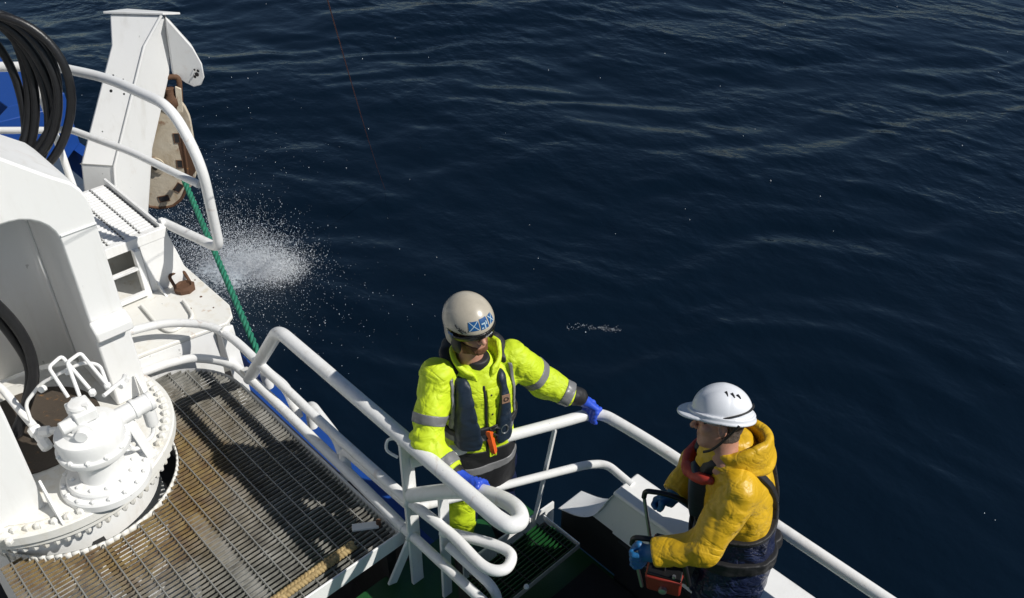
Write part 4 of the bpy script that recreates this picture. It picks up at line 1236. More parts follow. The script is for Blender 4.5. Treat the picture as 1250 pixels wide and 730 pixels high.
# ================================================================= man in the hi-vis jacket
def build_man_one():
    ps = Person('man in yellow hi-vis jacket and cream open-face helmet gripping both railings', -.178, 3.375, 1.045, (-.17, 3.23, .182))
    H = .0065
    L = (.92, .39)
    sh_r, el_r, wr_r = (-.345, 3.165, 1.51), (-.395, 2.985, 1.265), (-.275, 2.875, 1.19)
    sh_l, el_l, wr_l = (-.005, 3.315, 1.505), (.155, 3.35, 1.315), (.292, 3.330, 1.245)
    prof = [(.80, -.165, 3.235, .175, .135), (.90, -.165, 3.235, .178, .138), (1.05, -.165, 3.235, .170, .135), (1.18, -.168, 3.238, .172, .138), (1.32, -.172, 3.24, .186, .145),
            (1.42, -.172, 3.242, .190, .140), (1.49, -.172, 3.245, .150, .115), (1.54, -.172, 3.245, .100, .092), (1.58, -.172, 3.243, .072, .078)]
    tor, uv, Fc = torso_fn(prof, L)
    def arms(X, Y, Z):
        d = smin(rcone(X, Y, Z, sh_r, el_r, .086, .074), rcone(X, Y, Z, el_r, wr_r, .074, .060), .03)
        e = smin(rcone(X, Y, Z, sh_l, el_l, .084, .073), rcone(X, Y, Z, el_l, wr_l, .073, .060), .03)
        # trim the sleeve ends square
        t, l_ = axis_t(X, Y, Z, el_r, wr_r); d = smax(d, t - l_ - .004, .008)
        t, l_ = axis_t(X, Y, Z, el_l, wr_l); e = smax(e, t - l_ - .004, .008)
        return d, e
    def jacket(X, Y, Z):
        d, e = arms(X, Y, Z)
        b = smin(tor(X, Y, Z), d, .035)
        b = smin(b, e, .035)
        def wr(x, y, z):
            tr, _ = axis_t(x, y, z, sh_r, el_r); tl, _ = axis_t(x, y, z, sh_l, wr_l)
            dr, dl = arms(x, y, z); tt = tor(x, y, z)
            wa = np.clip(1 - dr / .02, 0, 1) * np.clip(tt / .02, 0, 1); wb = np.clip(1 - dl / .02, 0, 1) * np.clip(tt / .02, 0, 1)
            return wrinkle(x, y, z, 8, .009, 3, .7) + wa * folds(tr, x, y, z, 30, .011, 11) + wb * folds(tl, x, y, z, 34, .014, 17)
        return band(b, X, Y, Z, wr)
    lo, hi = (-.52, 2.76, .98), (.40, 3.47, 1.62)
    split = 1.08
    jk = ps.sdf('jacket', lambda X, Y, Z: smax(jacket(X, Y, Z), np.where(tor(X, Y, Z) < .03, split - .012 - Z, -1), .004), lo, hi, H, 'hivis')
    def skirt(X, Y, Z):
        d = band(tor(X, Y, Z) - .004, X, Y, Z, lambda x, y, z: wrinkle(x, y, z, 8, .009, 3, .7))
        return smax(d, Z - split, .006)
    ps.sdf('jacket_skirt', skirt, (-.40, 3.02, .74), (.06, 3.45, 1.11), H, 'black_cloth')
    # reflective tape
    def tape(fn, region, lo_, hi_, h=.0045, mat='tape', name='reflective_tape', off=.004, parent=jk):
        def f(X, Y, Z):
            d = fn(X, Y, Z)
            return smax(np.maximum(d - off, -d - .012), region(X, Y, Z), .002)
        return ps.sdf(name, f, lo_, hi_, h, mat, parent)
    def arm_region(a, b, t0, t1, own):
        def r(X, Y, Z):
            t, l_ = axis_t(X, Y, Z, a, b)
            d, e = arms(X, Y, Z)
            return np.maximum(np.abs(t - (t0 + t1) / 2) - (t1 - t0) / 2, (d if own == 'r' else e) - .03)
        return r
    tape(jacket, arm_region(sh_r, el_r, .175, .225, 'r'), (-.52, 2.88, 1.20), (-.25, 3.24, 1.48))
    tape(jacket, arm_region(el_r, wr_r, .115, .168, 'r'), (-.45, 2.76, 1.06), (-.18, 3.06, 1.36))
    tape(jacket, arm_region(sh_l, el_l, .155, .205, 'l'), (-.06, 3.22, 1.2), (.28, 3.47, 1.52))
    tape(jacket, arm_region(el_l, wr_l, .105, .155, 'l'), (.12, 3.22, 1.12), (.42, 3.45, 1.42))
    tape(jacket, lambda X, Y, Z: np.maximum(np.abs(Z - 1.175) - .026, np.where(arms(X, Y, Z)[0] < .012, 1, np.where(arms(X, Y, Z)[1] < .012, 1, -1))), (-.40, 3.02, 1.12), (.08, 3.45, 1.23))
    tape(skirt, lambda X, Y, Z: np.abs(Z - .975 - .02 * np.sin(X * 6)) - .024, (-.40, 3.02, .90), (.06, 3.45, 1.04), parent=jk)
    # front placket, poppers and zip
    def placket(X, Y, Z):
        u, v = uv(X, Y, Z); return np.maximum(np.maximum(np.abs(u - .022) - .020, -v), np.abs(Z - 1.245) - .215)
    tape(jacket, placket, (-.26, 3.02, 1.02), (-.02, 3.25, 1.48), .0045, 'hivis', 'placket', .008)
    tape(jacket, lambda X, Y, Z: (lambda u, v: np.maximum(np.maximum(np.abs(u + .006) - .006, -v), np.abs(Z - 1.26) - .22))(*uv(X, Y, Z)), (-.28, 3.02, 1.02), (-.06, 3.25, 1.5), .004, 'black_cloth', 'zip', .005)
    for zz in (1.08, 1.19, 1.32, 1.43):
        u0 = .022; q = np.array([-.17, 3.24]) + u0 * np.array(L) + np.array(Fc) * .16
        Pq, Fq = MB().lathe([(.006, 0), (.004, .004)], (0, 0, 0), 8, (Fc[0], Fc[1], 0)), None
        # seat the popper on the cloth
        for s_ in np.linspace(.18, .06, 60):
            pt = np.array([-.17, 3.24]) + u0 * np.array(L) + np.array(Fc) * s_
            if jacket(np.array([pt[0]]), np.array([pt[1]]), np.array([zz]))[0] < .008: break
        ps.put('popper', np.array(Pq.v) + (pt[0], pt[1], zz), Pq.f, 'black_plastic', jk)
    # stand-up collar, open at the front
    def collar(X, Y, Z):
        x, y = X + .168, Y - 3.235
        u = x * L[0] + y * L[1]; v = x * Fc[0] + y * Fc[1]
        rad = .083 + (Z - 1.52) * .22 + .012 * np.clip(v / .1, -1, 1) + wrinkle(X, Y, Z, 14, .004, 4)
        d = np.abs(np.sqrt((u / 1.08) ** 2 + v ** 2) - rad) - .011
        top_ = 1.63 - .085 * np.clip(v / .1, 0, 1)
        d = smax(smax(d, Z - top_, .012), 1.49 - Z, .012)
        gap = np.maximum(np.abs(u) - .018 - (Z - 1.47) * .34, -v)
        return smax(d, -gap, .006)
    ps.sdf('collar', collar, (-.32, 3.08, 1.47), (-.02, 3.40, 1.68), .005, 'hivis', jk)
    # neck gaiter / black mid layer in the collar opening
    ps.sdf('under_layer', lambda X, Y, Z: smax(smax(rcone(X, Y, Z, (-.165, 3.22, 1.40), (-.165, 3.225, 1.585), .088, .062), Z - 1.585, .01), 1.36 - Z, .01), (-.28, 3.1, 1.34), (-.05, 3.34, 1.63), .006, 'black_cloth', jk)
    # lifejacket: two chest lobes, neck roll, belt
    def vest(X, Y, Z):
        u, v = uv(X, Y, Z)
        d = tor(X, Y, Z) - .024
        c = np.where(u < 0, -.098 - .05 * (Z - 1.3) * 0, .088)
        hw = np.where(u < 0, .050, .036) + .10 * np.clip(1.30 - Z, -.15, .12)
        reg = rbox2(u, Z, c - np.sign(u) * .035 * np.clip(1.25 - Z, -.1, .2), 1.315, hw, .205, .03)
        q = smax(smax(d, reg, .022), -v + .01, .02)
        q = np.maximum(q, -(tor(X, Y, Z) + .01))
        return band(q, X, Y, Z, lambda x, y, z: wrinkle(x, y, z, 12, .004, 8))
    vs_ = ps.sdf('lifejacket', vest, (-.42, 2.98, 1.06), (.10, 3.38, 1.56), .005, 'navy_vest')
    def roll(X, Y, Z):
        x, y = X + .175, Y - 3.265
        u = x * L[0] + y * L[1]; v = x * Fc[0] + y * Fc[1]
        ang = np.arctan2(u, -v)
        rr_ = np.sqrt(u * u + v * v)
        zc = 1.555 - .05 * np.clip(v / .1, -.4, 1)
        d = np.sqrt(((rr_ - .125) / 1.1) ** 2 + (Z - zc) ** 2) - .036
        return smax(d, np.abs(ang) - 2.15, .05) - wrinkle(X, Y, Z, 12, .004, 9)
    ps.sdf('neck_roll', roll, (-.40, 3.05, 1.44), (.04, 3.50, 1.66), .006, 'black_cloth', vs_)
    def belt(X, Y, Z):
        d = tor(X, Y, Z); u, v = uv(X, Y, Z)
        return np.maximum(np.maximum(d - .014, -d - .01), np.abs(Z - 1.225 - .03 * u) - .020)
    ps.sdf('belt', belt, (-.42, 3.0, 1.17), (.08, 3.48, 1.28), .005, 'black_cloth', vs_)
    def edge_strip(X, Y, Z, sg):
        u, v = uv(X, Y, Z); d = jacket(X, Y, Z)
        reg = np.maximum(np.abs(np.abs(u) - .158 + .06 * np.clip(1.32 - Z, -.3, .2) * -1) - .009, np.maximum(np.maximum(np.abs(Z - 1.38) - .15, -v), -u * sg + .02))
        return smax(np.maximum(d - .007, -d - .01), reg, .002)
    for sg in (1, -1):
      ps.sdf('reflective_edge', lambda X, Y, Z: edge_strip(X, Y, Z, sg), (-.42, 2.98, 1.2), (.10, 3.42, 1.56), .0045, 'tape', vs_)
    # fixings found on the vest surface
    def on_vest(u0, zz, f_=None, off=0.0):
        for s_ in np.linspace(.26, .05, 90):
            pt = np.array([-.17, 3.24]) + u0 * np.array(L) / np.linalg.norm(L) + np.array(Fc) * s_
            q = (np.array([pt[0]]), np.array([pt[1]]), np.array([zz]))
            if min(vest(*q)[0], jacket(*q)[0]) < 0: break
        return np.array([pt[0] + Fc[0] * off, pt[1] + Fc[1] * off, zz])
    lt = np.array([L[0], L[1], 0]) / np.linalg.norm(L); fc3 = np.array([Fc[0], Fc[1], 0])
    q = on_vest(.088, 1.40, off=.002)
    b = MB().add([q + lt * a * .020 + np.array([0, 0, c * .025]) + fc3 * e for e in (0, .004) for a, c in ((-1, -1), (1, -1), (1, 1), (-1, 1))], [(3, 2, 1, 0), (4, 5, 6, 7), (0, 1, 5, 4), (1, 2, 6, 5), (2, 3, 7, 6), (3, 0, 4, 7)])
    ps.mb('emblem_patch', b, 'patch', vs_)
    ringp = [q + fc3 * .005 + lt * .011 * math.cos(t) + np.array([0, 0, .011 * math.sin(t)]) for t in np.linspace(0, 2 * math.pi, 16)[:-1]]
    ps.mb('emblem_ring', MB().tube(ringp, .0022, 5, closed=True), 'black_cloth', vs_)
    # toggle cluster and orange pull
    k0 = on_vest(.035, 1.205, off=.012)
    knot = [k0 + lt * (.028 * math.cos(t * 2.1)) + fc3 * (.012 * math.sin(t * 3.3)) + np.array([0, 0, .030 * math.sin(t * 1.7)]) for t in np.linspace(0, 9, 70)]
    ps.mb('toggle_cord', MB().tube(knot, .0052, 6), 'black_cloth', vs_)
    ps.mb('buckle', MB().tube([k0 + lt * (.045 + .018 * math.cos(t)) + fc3 * .012 + np.array([0, 0, .004 + .026 * math.sin(t)]) for t in np.linspace(0, 2 * math.pi, 18)[:-1]], .0035, 6, closed=True), 'chrome', vs_)
    a0 = on_vest(.0, 1.225, off=.014); a1 = on_vest(.030, 1.055, off=.012)
    b = MB(); dz = (a1 - a0)
    sec = []
    for t, w_ in ((0, .016), (.12, .019), (.3, .013), (.36, .019), (.9, .017), (1, .011)):
        c = a0 + dz * t
        sec.append([c + lt * w_, c + fc3 * .009, c - lt * w_, c - fc3 * .006])
    b.v = [tuple(p) for s_ in sec for p in s_]
    for i in range(len(sec) - 1):
        for k in range(4): b.f.append((4 * i + k, 4 * i + (k + 1) % 4, 4 * i + 4 + (k + 1) % 4, 4 * i + 4 + k))
    b.f += [(3, 2, 1, 0), tuple(4 * (len(sec) - 1) + k for k in range(4))]
    ps.mb('orange_pull', b, 'orange', vs_, 40)
    # trousers and boots
    hipL, hipR = (-.085, 3.27, .86), (-.25, 3.20, .86)
    knL, knR = (-.06, 3.25, .58), (-.27, 3.16, .58)
    ftL, ftR = (-.05, 3.30, .30), (-.28, 3.20, .30)
    def trousers(X, Y, Z):
        d = smin(rcone(X, Y, Z, hipL, knL, .105, .080), rcone(X, Y, Z, knL, ftL, .080, .068), .02)
        e = smin(rcone(X, Y, Z, hipR, knR, .105, .080), rcone(X, Y, Z, knR, ftR, .080, .068), .02)
        b = smin(smin(d, e, .02), ell(X, Y, Z, (-.165, 3.235, .88), (.165, .13, .14)), .03)
        b = smax(b, .31 - Z, .01)
        return band(b, X, Y, Z, lambda x, y, z: wrinkle(x, y, z, 8, .014, 21, .7) + folds(z, x, y, z, 28, .010, 31))
    tr = ps.sdf('trousers', trousers, (-.42, 2.98, .28), (.12, 3.45, 1.02), .008, 'navy_pvc')
    def shin(X, Y, Z):
        d = trousers(X, Y, Z); return np.maximum(np.maximum(d - .004, -d - .01), np.maximum(np.abs(Z - .58) - .16, X + .19))
    ps.sdf('yellow_leg_panel', shin, (-.42, 2.98, .36), (-.1, 3.35, .78), .006, 'hivis', tr)
    def boots(X, Y, Z):
        d = None
        for ft, dx in ((ftL, .06), (ftR, -.0)):
            q = smin(rcone(X, Y, Z, ft, (ft[0], ft[1] + .01, .43), .062, .072), rcone(X, Y, Z, (ft[0], ft[1] + .02, .232), (ft[0] + .03 + dx, ft[1] - .16, .227), .052, .046), .03)
            d = q if d is None else np.minimum(d, q)
        return smax(d, .184 - Z, .006)
    ps.sdf('boots', boots, (-.42, 2.95, .17), (.14, 3.42, .52), .008, 'black_cloth')
    # cuffs and gloves
    ps.sdf('cuff', lambda X, Y, Z: rcone(X, Y, Z, (wr_r[0] - .02, wr_r[1] + .015, wr_r[2] + .012), (-.243, 2.848, 1.172), .052, .042) - wrinkle(X, Y, Z, 20, .004, 2), (-.38, 2.76, 1.08), (-.17, 2.98, 1.28), .006, 'black_cloth', jk)
    ps.sdf('cuff', lambda X, Y, Z: rcone(X, Y, Z, (wr_l[0] - .02, wr_l[1] - .002, wr_l[2] + .01), (.337, 3.345, 1.215), .054, .044) - wrinkle(X, Y, Z, 20, .004, 2), (.19, 3.24, 1.12), (.42, 3.46, 1.34), .006, 'black_cloth', jk)
    f, lo_, hi_ = grip_hand((.418, 3.364, 1.092), (.72, -.69, 0), (-.45, -.30, 1.0), .030, (.340, 3.350, 1.205), side=1, curl=(30, 68, 108, 140))
    ps.sdf('glove', lambda X, Y, Z: smin(f(X, Y, Z), rcone(X, Y, Z, (.328, 3.346, 1.220), (.358, 3.352, 1.185), .040, .030), .02), lo_ - .02, hi_ + .03, .0032, 'blue_glove')
    f2, lo_, hi_ = grip_hand((-.165, 2.800, 1.135), (.86, -.5, .25), (-.35, .25, 1.0), .038, (-.235, 2.842, 1.180), side=-1, curl=(30, 68, 108, 140))
    ps.sdf('glove', lambda X, Y, Z: smin(f2(X, Y, Z), rcone(X, Y, Z, (-.248, 2.850, 1.182), (-.215, 2.832, 1.175), .040, .030), .02), lo_ - .03, hi_ + .03, .0032, 'blue_glove')
    # head, helmet
    fr = Frame((-.190, 3.205, 1.775), (.56, -.82, .03), .06)
    hd = head_sdf(fr)
    lo_, hi_ = fr.box(.24)
    body = ps.sdf('body', lambda X, Y, Z: smax(hd(X, Y, Z), 1.54 - Z, .01), lo_, hi_, .0042, 'skin')
    def beard(X, Y, Z):
        x, y, z = fr.loc(X, Y, Z)
        d = hd(X, Y, Z) - .004 - wrinkle(X, Y, Z, 60, .002, 3)
        reg = np.maximum(np.maximum(z + .062 - .5 * np.maximum(0, np.abs(x) - .035), -.135 - z), -.0 - y + .0)
        mouth = rcone(x, y, z, (-.016, .10, -.065), (.016, .10, -.065), .012, .012)
        return smax(smax(d, reg, .006), -mouth, .004)
    ps.sdf('beard', beard, lo_, hi_, .004, 'beard', body)
    hc_ = (0, -.004, .038)
    def helm(X, Y, Z):
        x, y, z = fr.loc(X, Y, Z)
        o_ = ell(x, y, z, hc_, (.112, .131, .121))
        side = ell(x, y, z, (0, -.030, -.045), (.103, .092, .075))
        o_ = smin(o_, side, .03)
        i_ = smin(ell(x, y, z, hc_, (.099, .118, .108)), ell(x, y, z, (0, -.03, -.05), (.090, .079, .09)), .03)
        d = smax(o_, -i_, .006)
        face = np.maximum(np.maximum(z - .028 - .10 * np.maximum(0, np.abs(x) - .03), -y + .030 - .25 * np.clip(z + .1, 0, .12)), np.abs(x) - .2)
        d = smax(d, -face, .012)
        return smax(d, -.105 - z, .012)
    hl = ps.sdf('helmet', helm, lo_, hi_, .0038, 'helmet_cream')
    def visor(X, Y, Z):
        x, y, z = fr.loc(X, Y, Z)
        o_ = ell(x, y, z, hc_, (.1165, .1355, .1255)); i_ = ell(x, y, z, hc_, (.101, .120, .110))
        zb = .012 - .30 * np.maximum(0, np.abs(x) - .055)
        d = np.maximum(smax(o_, -i_, .003), np.abs(z - zb - .006) - .015 + .05 * np.maximum(0, np.abs(x) - .06))
        return smax(d, -y + .018, .008)
    ps.sdf('visor', visor, lo_, hi_, .0038, 'black_plastic', hl)
    for sg in (1, -1):
        ps.sdf('ear_pad', lambda X, Y, Z: (lambda x, y, z: ell(x * sg, y, z, (.087, .012, -.045), (.016, .042, .060)))(*fr.loc(X, Y, Z)), lo_, hi_, .005, 'black_cloth', hl)
    # decals wrapped on the helmet shell: az = angle from the facing direction towards the left
    R3 = (.1128, .1318, .1218)
    def hp(az, el_, off=.0):
        az = math.radians(az); el_ = math.radians(el_)
        p = np.array([math.sin(az) * math.cos(el_) * (R3[0] + off), math.cos(az) * math.cos(el_) * (R3[1] + off), math.sin(el_) * (R3[2] + off)]) + hc_
        return fr.w(p)
    def decal(name, quads, mat, off):
        b = MB()
        for (a0, e0, a1, e1, a2, e2, a3, e3) in quads:
            n_ = 6; vs = []; fs = []
            for i in range(n_ + 1):
                for j in range(n_ + 1):
                    s_, t_ = i / n_, j / n_
                    A_ = (a0 * (1 - s_) + a1 * s_) * (1 - t_) + (a3 * (1 - s_) + a2 * s_) * t_
                    E_ = (e0 * (1 - s_) + e1 * s_) * (1 - t_) + (e3 * (1 - s_) + e2 * s_) * t_
                    vs.append(hp(A_, E_, off))
            for i in range(n_):
                for j in range(n_):
                    k = i * (n_ + 1) + j; fs.append((k, k + 1, k + n_ + 2, k + n_ + 1))
            b.add(vs, fs)
        o_ = ps.mb(name, b, mat, hl, 180)
        return o_
    def rect(a0, a1, e0, e1): return (a0, e0, a1, e0, a1, e1, a0, e1)
    e0, e1 = 10, 30
    def saltire(a0, a1):
        decal('flag_decal', [rect(a0, a1, e0, e1)], 'decal_blue', .0012)
        w_ = 2.6
        decal('flag_cross', [(a0, e0, a0 + w_, e0, a1, e1, a1 - w_, e1), (a1 - w_, e0, a1, e0, a0 + w_, e1, a0, e1)], 'decal_pale', .0022)
    saltire(-34, -9)
    saltire(19, 37)
    decal('letter_decal', [rect(-6, 15, e0 - 2, e1 + 2)], 'decal_blue', .0012)
    decal('letter_mark', [rect(-3, 7, 19, 22), rect(4, 7, 8, 20), rect(9, 12, 16, 24), rect(-4, 1, 10, 13)], 'decal_pale', .0022)
    decal('side_decal', [rect(-88, -72, -14, -4), rect(-84, -76, -26, -18)], 'decal_blue', .0012)
    sw = []
    for pts in ([(-66, 20), (-60, 13), (-55, 16), (-53, 9)], [(-53, 9), (-50, 14), (-49, 8), (-46, 12), (-45, 7), (-42, 10), (-40, 5)], [(-58, 11), (-48, 3)]):
        ps.mb('script_mark', MB().tube([hp(a, e, .001) for a, e in pts], .0018, 5), 'black_plastic', hl)
    R3 = (.1168, .1358, .1258)
    for pts in ([(2, -13), (5, -10), (7, -14), (10, -10), (12, -13)], [(13, -13), (15, -9), (17, -13), (20, -10), (23, -12)]):
        ps.mb('visor_script', MB().tube([hp(a, e, .001) for a, e in pts], .0016, 5), 'decal_white', hl)
build_man_one()

# ================================================================= man in the yellow oilskin
def build_man_two():
    ps = Person('man in yellow oilskin jacket, navy bib trousers and white hard hat', 1.0, 2.72)
    L = np.array((-.30, -.954)); L /= np.linalg.norm(L)
    sh_l, el_l, wr_l = (.940, 2.555, 1.415), (.805, 2.455, 1.165), (.620, 2.49, 1.095)
    sh_r, el_r, wr_r = (1.0, 2.885, 1.40), (.87, 2.97, 1.13), (.765, 2.865, 1.06)
    prof = [(.45, 1.045, 2.745, .175, .150), (.85, 1.035, 2.74, .185, .168), (1.05, 1.015, 2.73, .185, .165), (1.25, .99, 2.72, .197, .165), (1.38, .968, 2.72, .195, .150),
            (1.46, .950, 2.725, .150, .120), (1.52, .935, 2.73, .095, .095), (1.56, .93, 2.73, .07, .08)]
    tor, uv, Fc = torso_fn(prof, L, 2.4)
    def arms(X, Y, Z):
        d = smin(rcone(X, Y, Z, sh_l, el_l, .088, .076), rcone(X, Y, Z, el_l, wr_l, .076, .060), .03)
        e = smin(rcone(X, Y, Z, sh_r, el_r, .090, .078), rcone(X, Y, Z, el_r, wr_r, .078, .060), .03)
        t, l_ = axis_t(X, Y, Z, el_l, wr_l); d = smax(d, t - l_ - .01, .008)
        t, l_ = axis_t(X, Y, Z, el_r, wr_r); e = smax(e, t - l_ - .01, .008)
        return d, e
    def jacket(X, Y, Z):
        d, e = arms(X, Y, Z)
        b = smin(smin(smax(tor(X, Y, Z), .98 - Z, .01), d, .045), e, .04)
        def wr(x, y, z):
            tl, _ = axis_t(x, y, z, sh_l, el_l); ta, _ = axis_t(x, y, z, el_l, wr_l)
            dl, _ = arms(x, y, z); tt = tor(x, y, z)
            wb = np.clip(1 - dl / .02, 0, 1) * np.clip(tt / .03, 0, 1)
            up = rcone(x, y, z, sh_l, el_l, .09, .08) < rcone(x, y, z, el_l, wr_l, .08, .062)
            return wrinkle(x, y, z, 5.5, .010, 43, .8) + wb * folds(np.where(up, tl, ta + .3), x, y, z, 22, .017, 51)
        return band(b, X, Y, Z, wr)
    lo, hi = (.52, 2.30, .95), (1.26, 3.10, 1.60)
    jk = ps.sdf('jacket', jacket, lo, hi, .0065, 'oilskin')
    # rolled hood standing round the neck
    def hood(X, Y, Z):
        x, y = X - .935, Y - 2.735
        u = x * L[0] + y * L[1]; v = x * Fc[0] + y * Fc[1]
        rr_ = np.sqrt((u / .95) ** 2 + (v / 1.08) ** 2); ang = np.arctan2(u, v)
        bk_ = .5 - .5 * np.cos(ang)                      # 0 at the throat, 1 at the nape
        zt = 1.515 + .055 * bk_ + .012 * np.sin(3 * ang)
        def seg(r1, z1, r2, z2, rad):
            dr_, dz_ = r2 - r1, z2 - z1
            t_ = np.clip(((rr_ - r1) * dr_ + (Z - z1) * dz_) / (dr_ * dr_ + dz_ * dz_ + 1e-9), 0, 1)
            return np.sqrt((rr_ - r1 - dr_ * t_) ** 2 + (Z - z1 - dz_ * t_) ** 2) - rad
        d = seg(.098, 1.43, .112 + .018 * bk_, zt, .014)
        d = smin(d, seg(.112 + .018 * bk_, zt, .122 + .034 * bk_, 1.485 - .02 * bk_, .013 + .006 * bk_), .02)
        d = smin(d, seg(.122 + .034 * bk_, 1.485 - .02 * bk_, .125, 1.43, .014), .03)
        d = smax(d, .35 - np.abs(ang), .03)
        return band(d, X, Y, Z, lambda x_, y_, z_: wrinkle(x_, y_, z_, 6.5, .009, 61))
    ps.sdf('hood', hood, (.68, 2.50, 1.40), (1.16, 2.98, 1.66), .006, 'oilskin', jk)
    # bib trousers
    hips = [((.99, 2.63, .85), (.93, 2.60, .47), (.98, 2.60, .12)), ((1.05, 2.83, .85), (1.0, 2.86, .47), (1.05, 2.86, .12))]
    def bib(X, Y, Z):
        u, v = uv(X, Y, Z)
        d = tor(X, Y, Z) - .019
        topz = 1.09 + .03 * np.clip(-v / .15, -1, 1)
        b = smax(d, Z - topz, .008)
        b = smax(b, .5 - Z, .05)
        for h_, k_, f_ in hips:
            b = smin(b, smin(rcone(X, Y, Z, h_, k_, .112, .088), rcone(X, Y, Z, k_, f_, .088, .075), .02), .03)
        b = smax(b, .13 - Z, .01)
        return band(b, X, Y, Z, lambda x, y, z: wrinkle(x, y, z, 7, .014, 71, .6) + .8 * folds(z + .3 * x, x, y, z, 22, .010, 73))
    bb = ps.sdf('bib_trousers', bib, (.78, 2.42, .10), (1.28, 3.05, 1.16), .007, 'navy_pvc')
    def strapfn(region, name, mat='black_cloth', off=.020, lo_=(.70, 2.45, .8), hi_=(1.28, 3.02, 1.56), h=.005, parent=None):
        def f(X, Y, Z):
            d = np.minimum(tor(X, Y, Z), bib(X, Y, Z) if 'belt' in name else 1.0)
            return smax(np.maximum(d - off, -d - .012), region(X, Y, Z), .003)
        return ps.sdf(name, f, lo_, hi_, h, mat, parent)
    lj = strapfn(lambda X, Y, Z: np.abs(Z - .925 + .06 * uv(X, Y, Z)[1]) - .032, 'harness_belt', lo_=(.78, 2.45, .85), hi_=(1.28, 3.02, 1.02))
    strapfn(lambda X, Y, Z: np.maximum(np.abs(Z - 1.10 - .10 * np.clip(-uv(X, Y, Z)[1], -.1, .2)) - .012, -1.0), 'bib_edge', lo_=(.78, 2.45, 1.0), hi_=(1.28, 3.02, 1.18), off=.022, parent=bb)
    def back_strap(sg):
        def r(X, Y, Z):
            u, v = uv(X, Y, Z)
            return np.maximum(np.maximum(np.abs(u * sg - .028 - .34 * (Z - 1.26)) - .017, v - .02), np.maximum(Z - 1.50, 1.08 - Z))
        return r
    for sg in (1, -1):
        strapfn(back_strap(sg), 'brace', lo_=(.84, 2.48, 1.06), hi_=(1.26, 2.98, 1.52), off=.017, parent=bb)
    def front_strap(X, Y, Z):
        u, v = uv(X, Y, Z)
        return np.maximum(np.maximum(np.abs(np.abs(u) - .105 - .05 * (Z - 1.3)) - .017, -v + .0), np.maximum(Z - 1.50, 1.0 - Z))
    strapfn(front_strap, 'brace', lo_=(.72, 2.45, .98), hi_=(1.1, 3.02, 1.54), off=.018, parent=bb)
    # lifejacket: red roll round the neck and down the chest
    def life(X, Y, Z):
        u, v = uv(X, Y, Z)
        d = tor(X, Y, Z) - .045
        reg = rbox2(np.abs(u), Z, .085 + .10 * np.clip(Z - 1.36, 0, .2), 1.27, .050, .15, .03)
        q = smax(smax(d, reg, .02), -v - .05, .03)
        return np.maximum(q, -(tor(X, Y, Z) + .01))
    lv = ps.sdf('lifejacket', life, (.70, 2.45, 1.08), (1.1, 3.02, 1.56), .0055, 'navy_vest')
    pts = [np.array([.93, 2.73, 1.435]) + np.array([L[0], L[1], 0]) * .150 * math.sin(t) + np.array([Fc[0], Fc[1], 0]) * (.150 * math.cos(t) + .02) + np.array([0, 0, -.075 * math.cos(t) - .0]) for t in np.linspace(-1.3, 1.3, 15)]
    ps.sdf('neck_roll', lambda X, Y, Z: chain(X, Y, Z, pts, [.021] * 15, .02) - wrinkle(X, Y, Z, 14, .005, 12), (.70, 2.50, 1.32), (1.14, 2.98, 1.56), .0055, 'red_vest', lv)
    # mark on the belt
    for k in range(7):
        ang_u = .13 + .0 * k
        s0 = -.11 + k * .018
        for s_ in np.linspace(.30, .05, 90):
            pt = np.array([1.03, 2.735]) + L * s_ + np.array(Fc) * s0
            if tor(np.array([pt[0]]), np.array([pt[1]]), np.array([.925]))[0] < .021: break
        b = MB().bar((pt[0] - L[0] * .001, pt[1] - L[1] * .001, .925 - .06 * s0 - .006), (pt[0] - L[0] * .001, pt[1] - L[1] * .001, .925 - .06 * s0 + .006 - .004 * (k % 2)), .012, .006, (L[0], L[1], 0))
        ps.mb('belt_mark', b, 'orange', lj)
    def boots(X, Y, Z):
        d = None
        for h_, k_, ft in hips:
            q = smin(rcone(X, Y, Z, ft, (ft[0], ft[1], .26), .066, .080), rcone(X, Y, Z, (ft[0], ft[1], .05), (ft[0] - .17, ft[1] + .04, .045), .052, .046), .03)
            d = q if d is None else np.minimum(d, q)
        return smax(d, -Z + .018, .006)
    ps.sdf('boots', boots, (.74, 2.48, 0), (1.16, 3.0, .34), .009, 'black_cloth')
    # gloves
    f, lo_, hi_ = grip_hand((.540, 2.505, 1.045), (.10, 0, -1), (.55, .15, .1), .010, (.610, 2.495, 1.085), side=1, fr=.0125, spread=.0235, start=0, curl=(35, 85, 145, 200))
    ps.sdf('glove', lambda X, Y, Z: smin(f(X, Y, Z), rcone(X, Y, Z, (.640, 2.49, 1.098), (.595, 2.497, 1.078), .045, .034), .02), lo_ - .03, hi_ + .05, .0034, 'teal_glove')
    f2, lo_, hi_ = grip_hand((.700, 2.835, 1.0), (.5, .3, -.6), (.5, .2, .5), .012, (.750, 2.855, 1.045), side=-1, fr=.0125, spread=.0235, start=0, curl=(35, 85, 145, 190))
    ps.sdf('glove', lambda X, Y, Z: smin(f2(X, Y, Z), rcone(X, Y, Z, (.78, 2.87, 1.07), (.74, 2.85, 1.035), .045, .034), .02), lo_ - .03, hi_ + .06, .004, 'teal_glove')
    # head and hard hat
    fr = Frame((.868, 2.730, 1.640), (-.965, .22, -.06), .36)
    hd = head_sdf(fr)
    lo_, hi_ = fr.box(.25)
    body = ps.sdf('body', lambda X, Y, Z: smax(hd(X, Y, Z), 1.44 - Z, .01), lo_, hi_, .0042, 'skin')
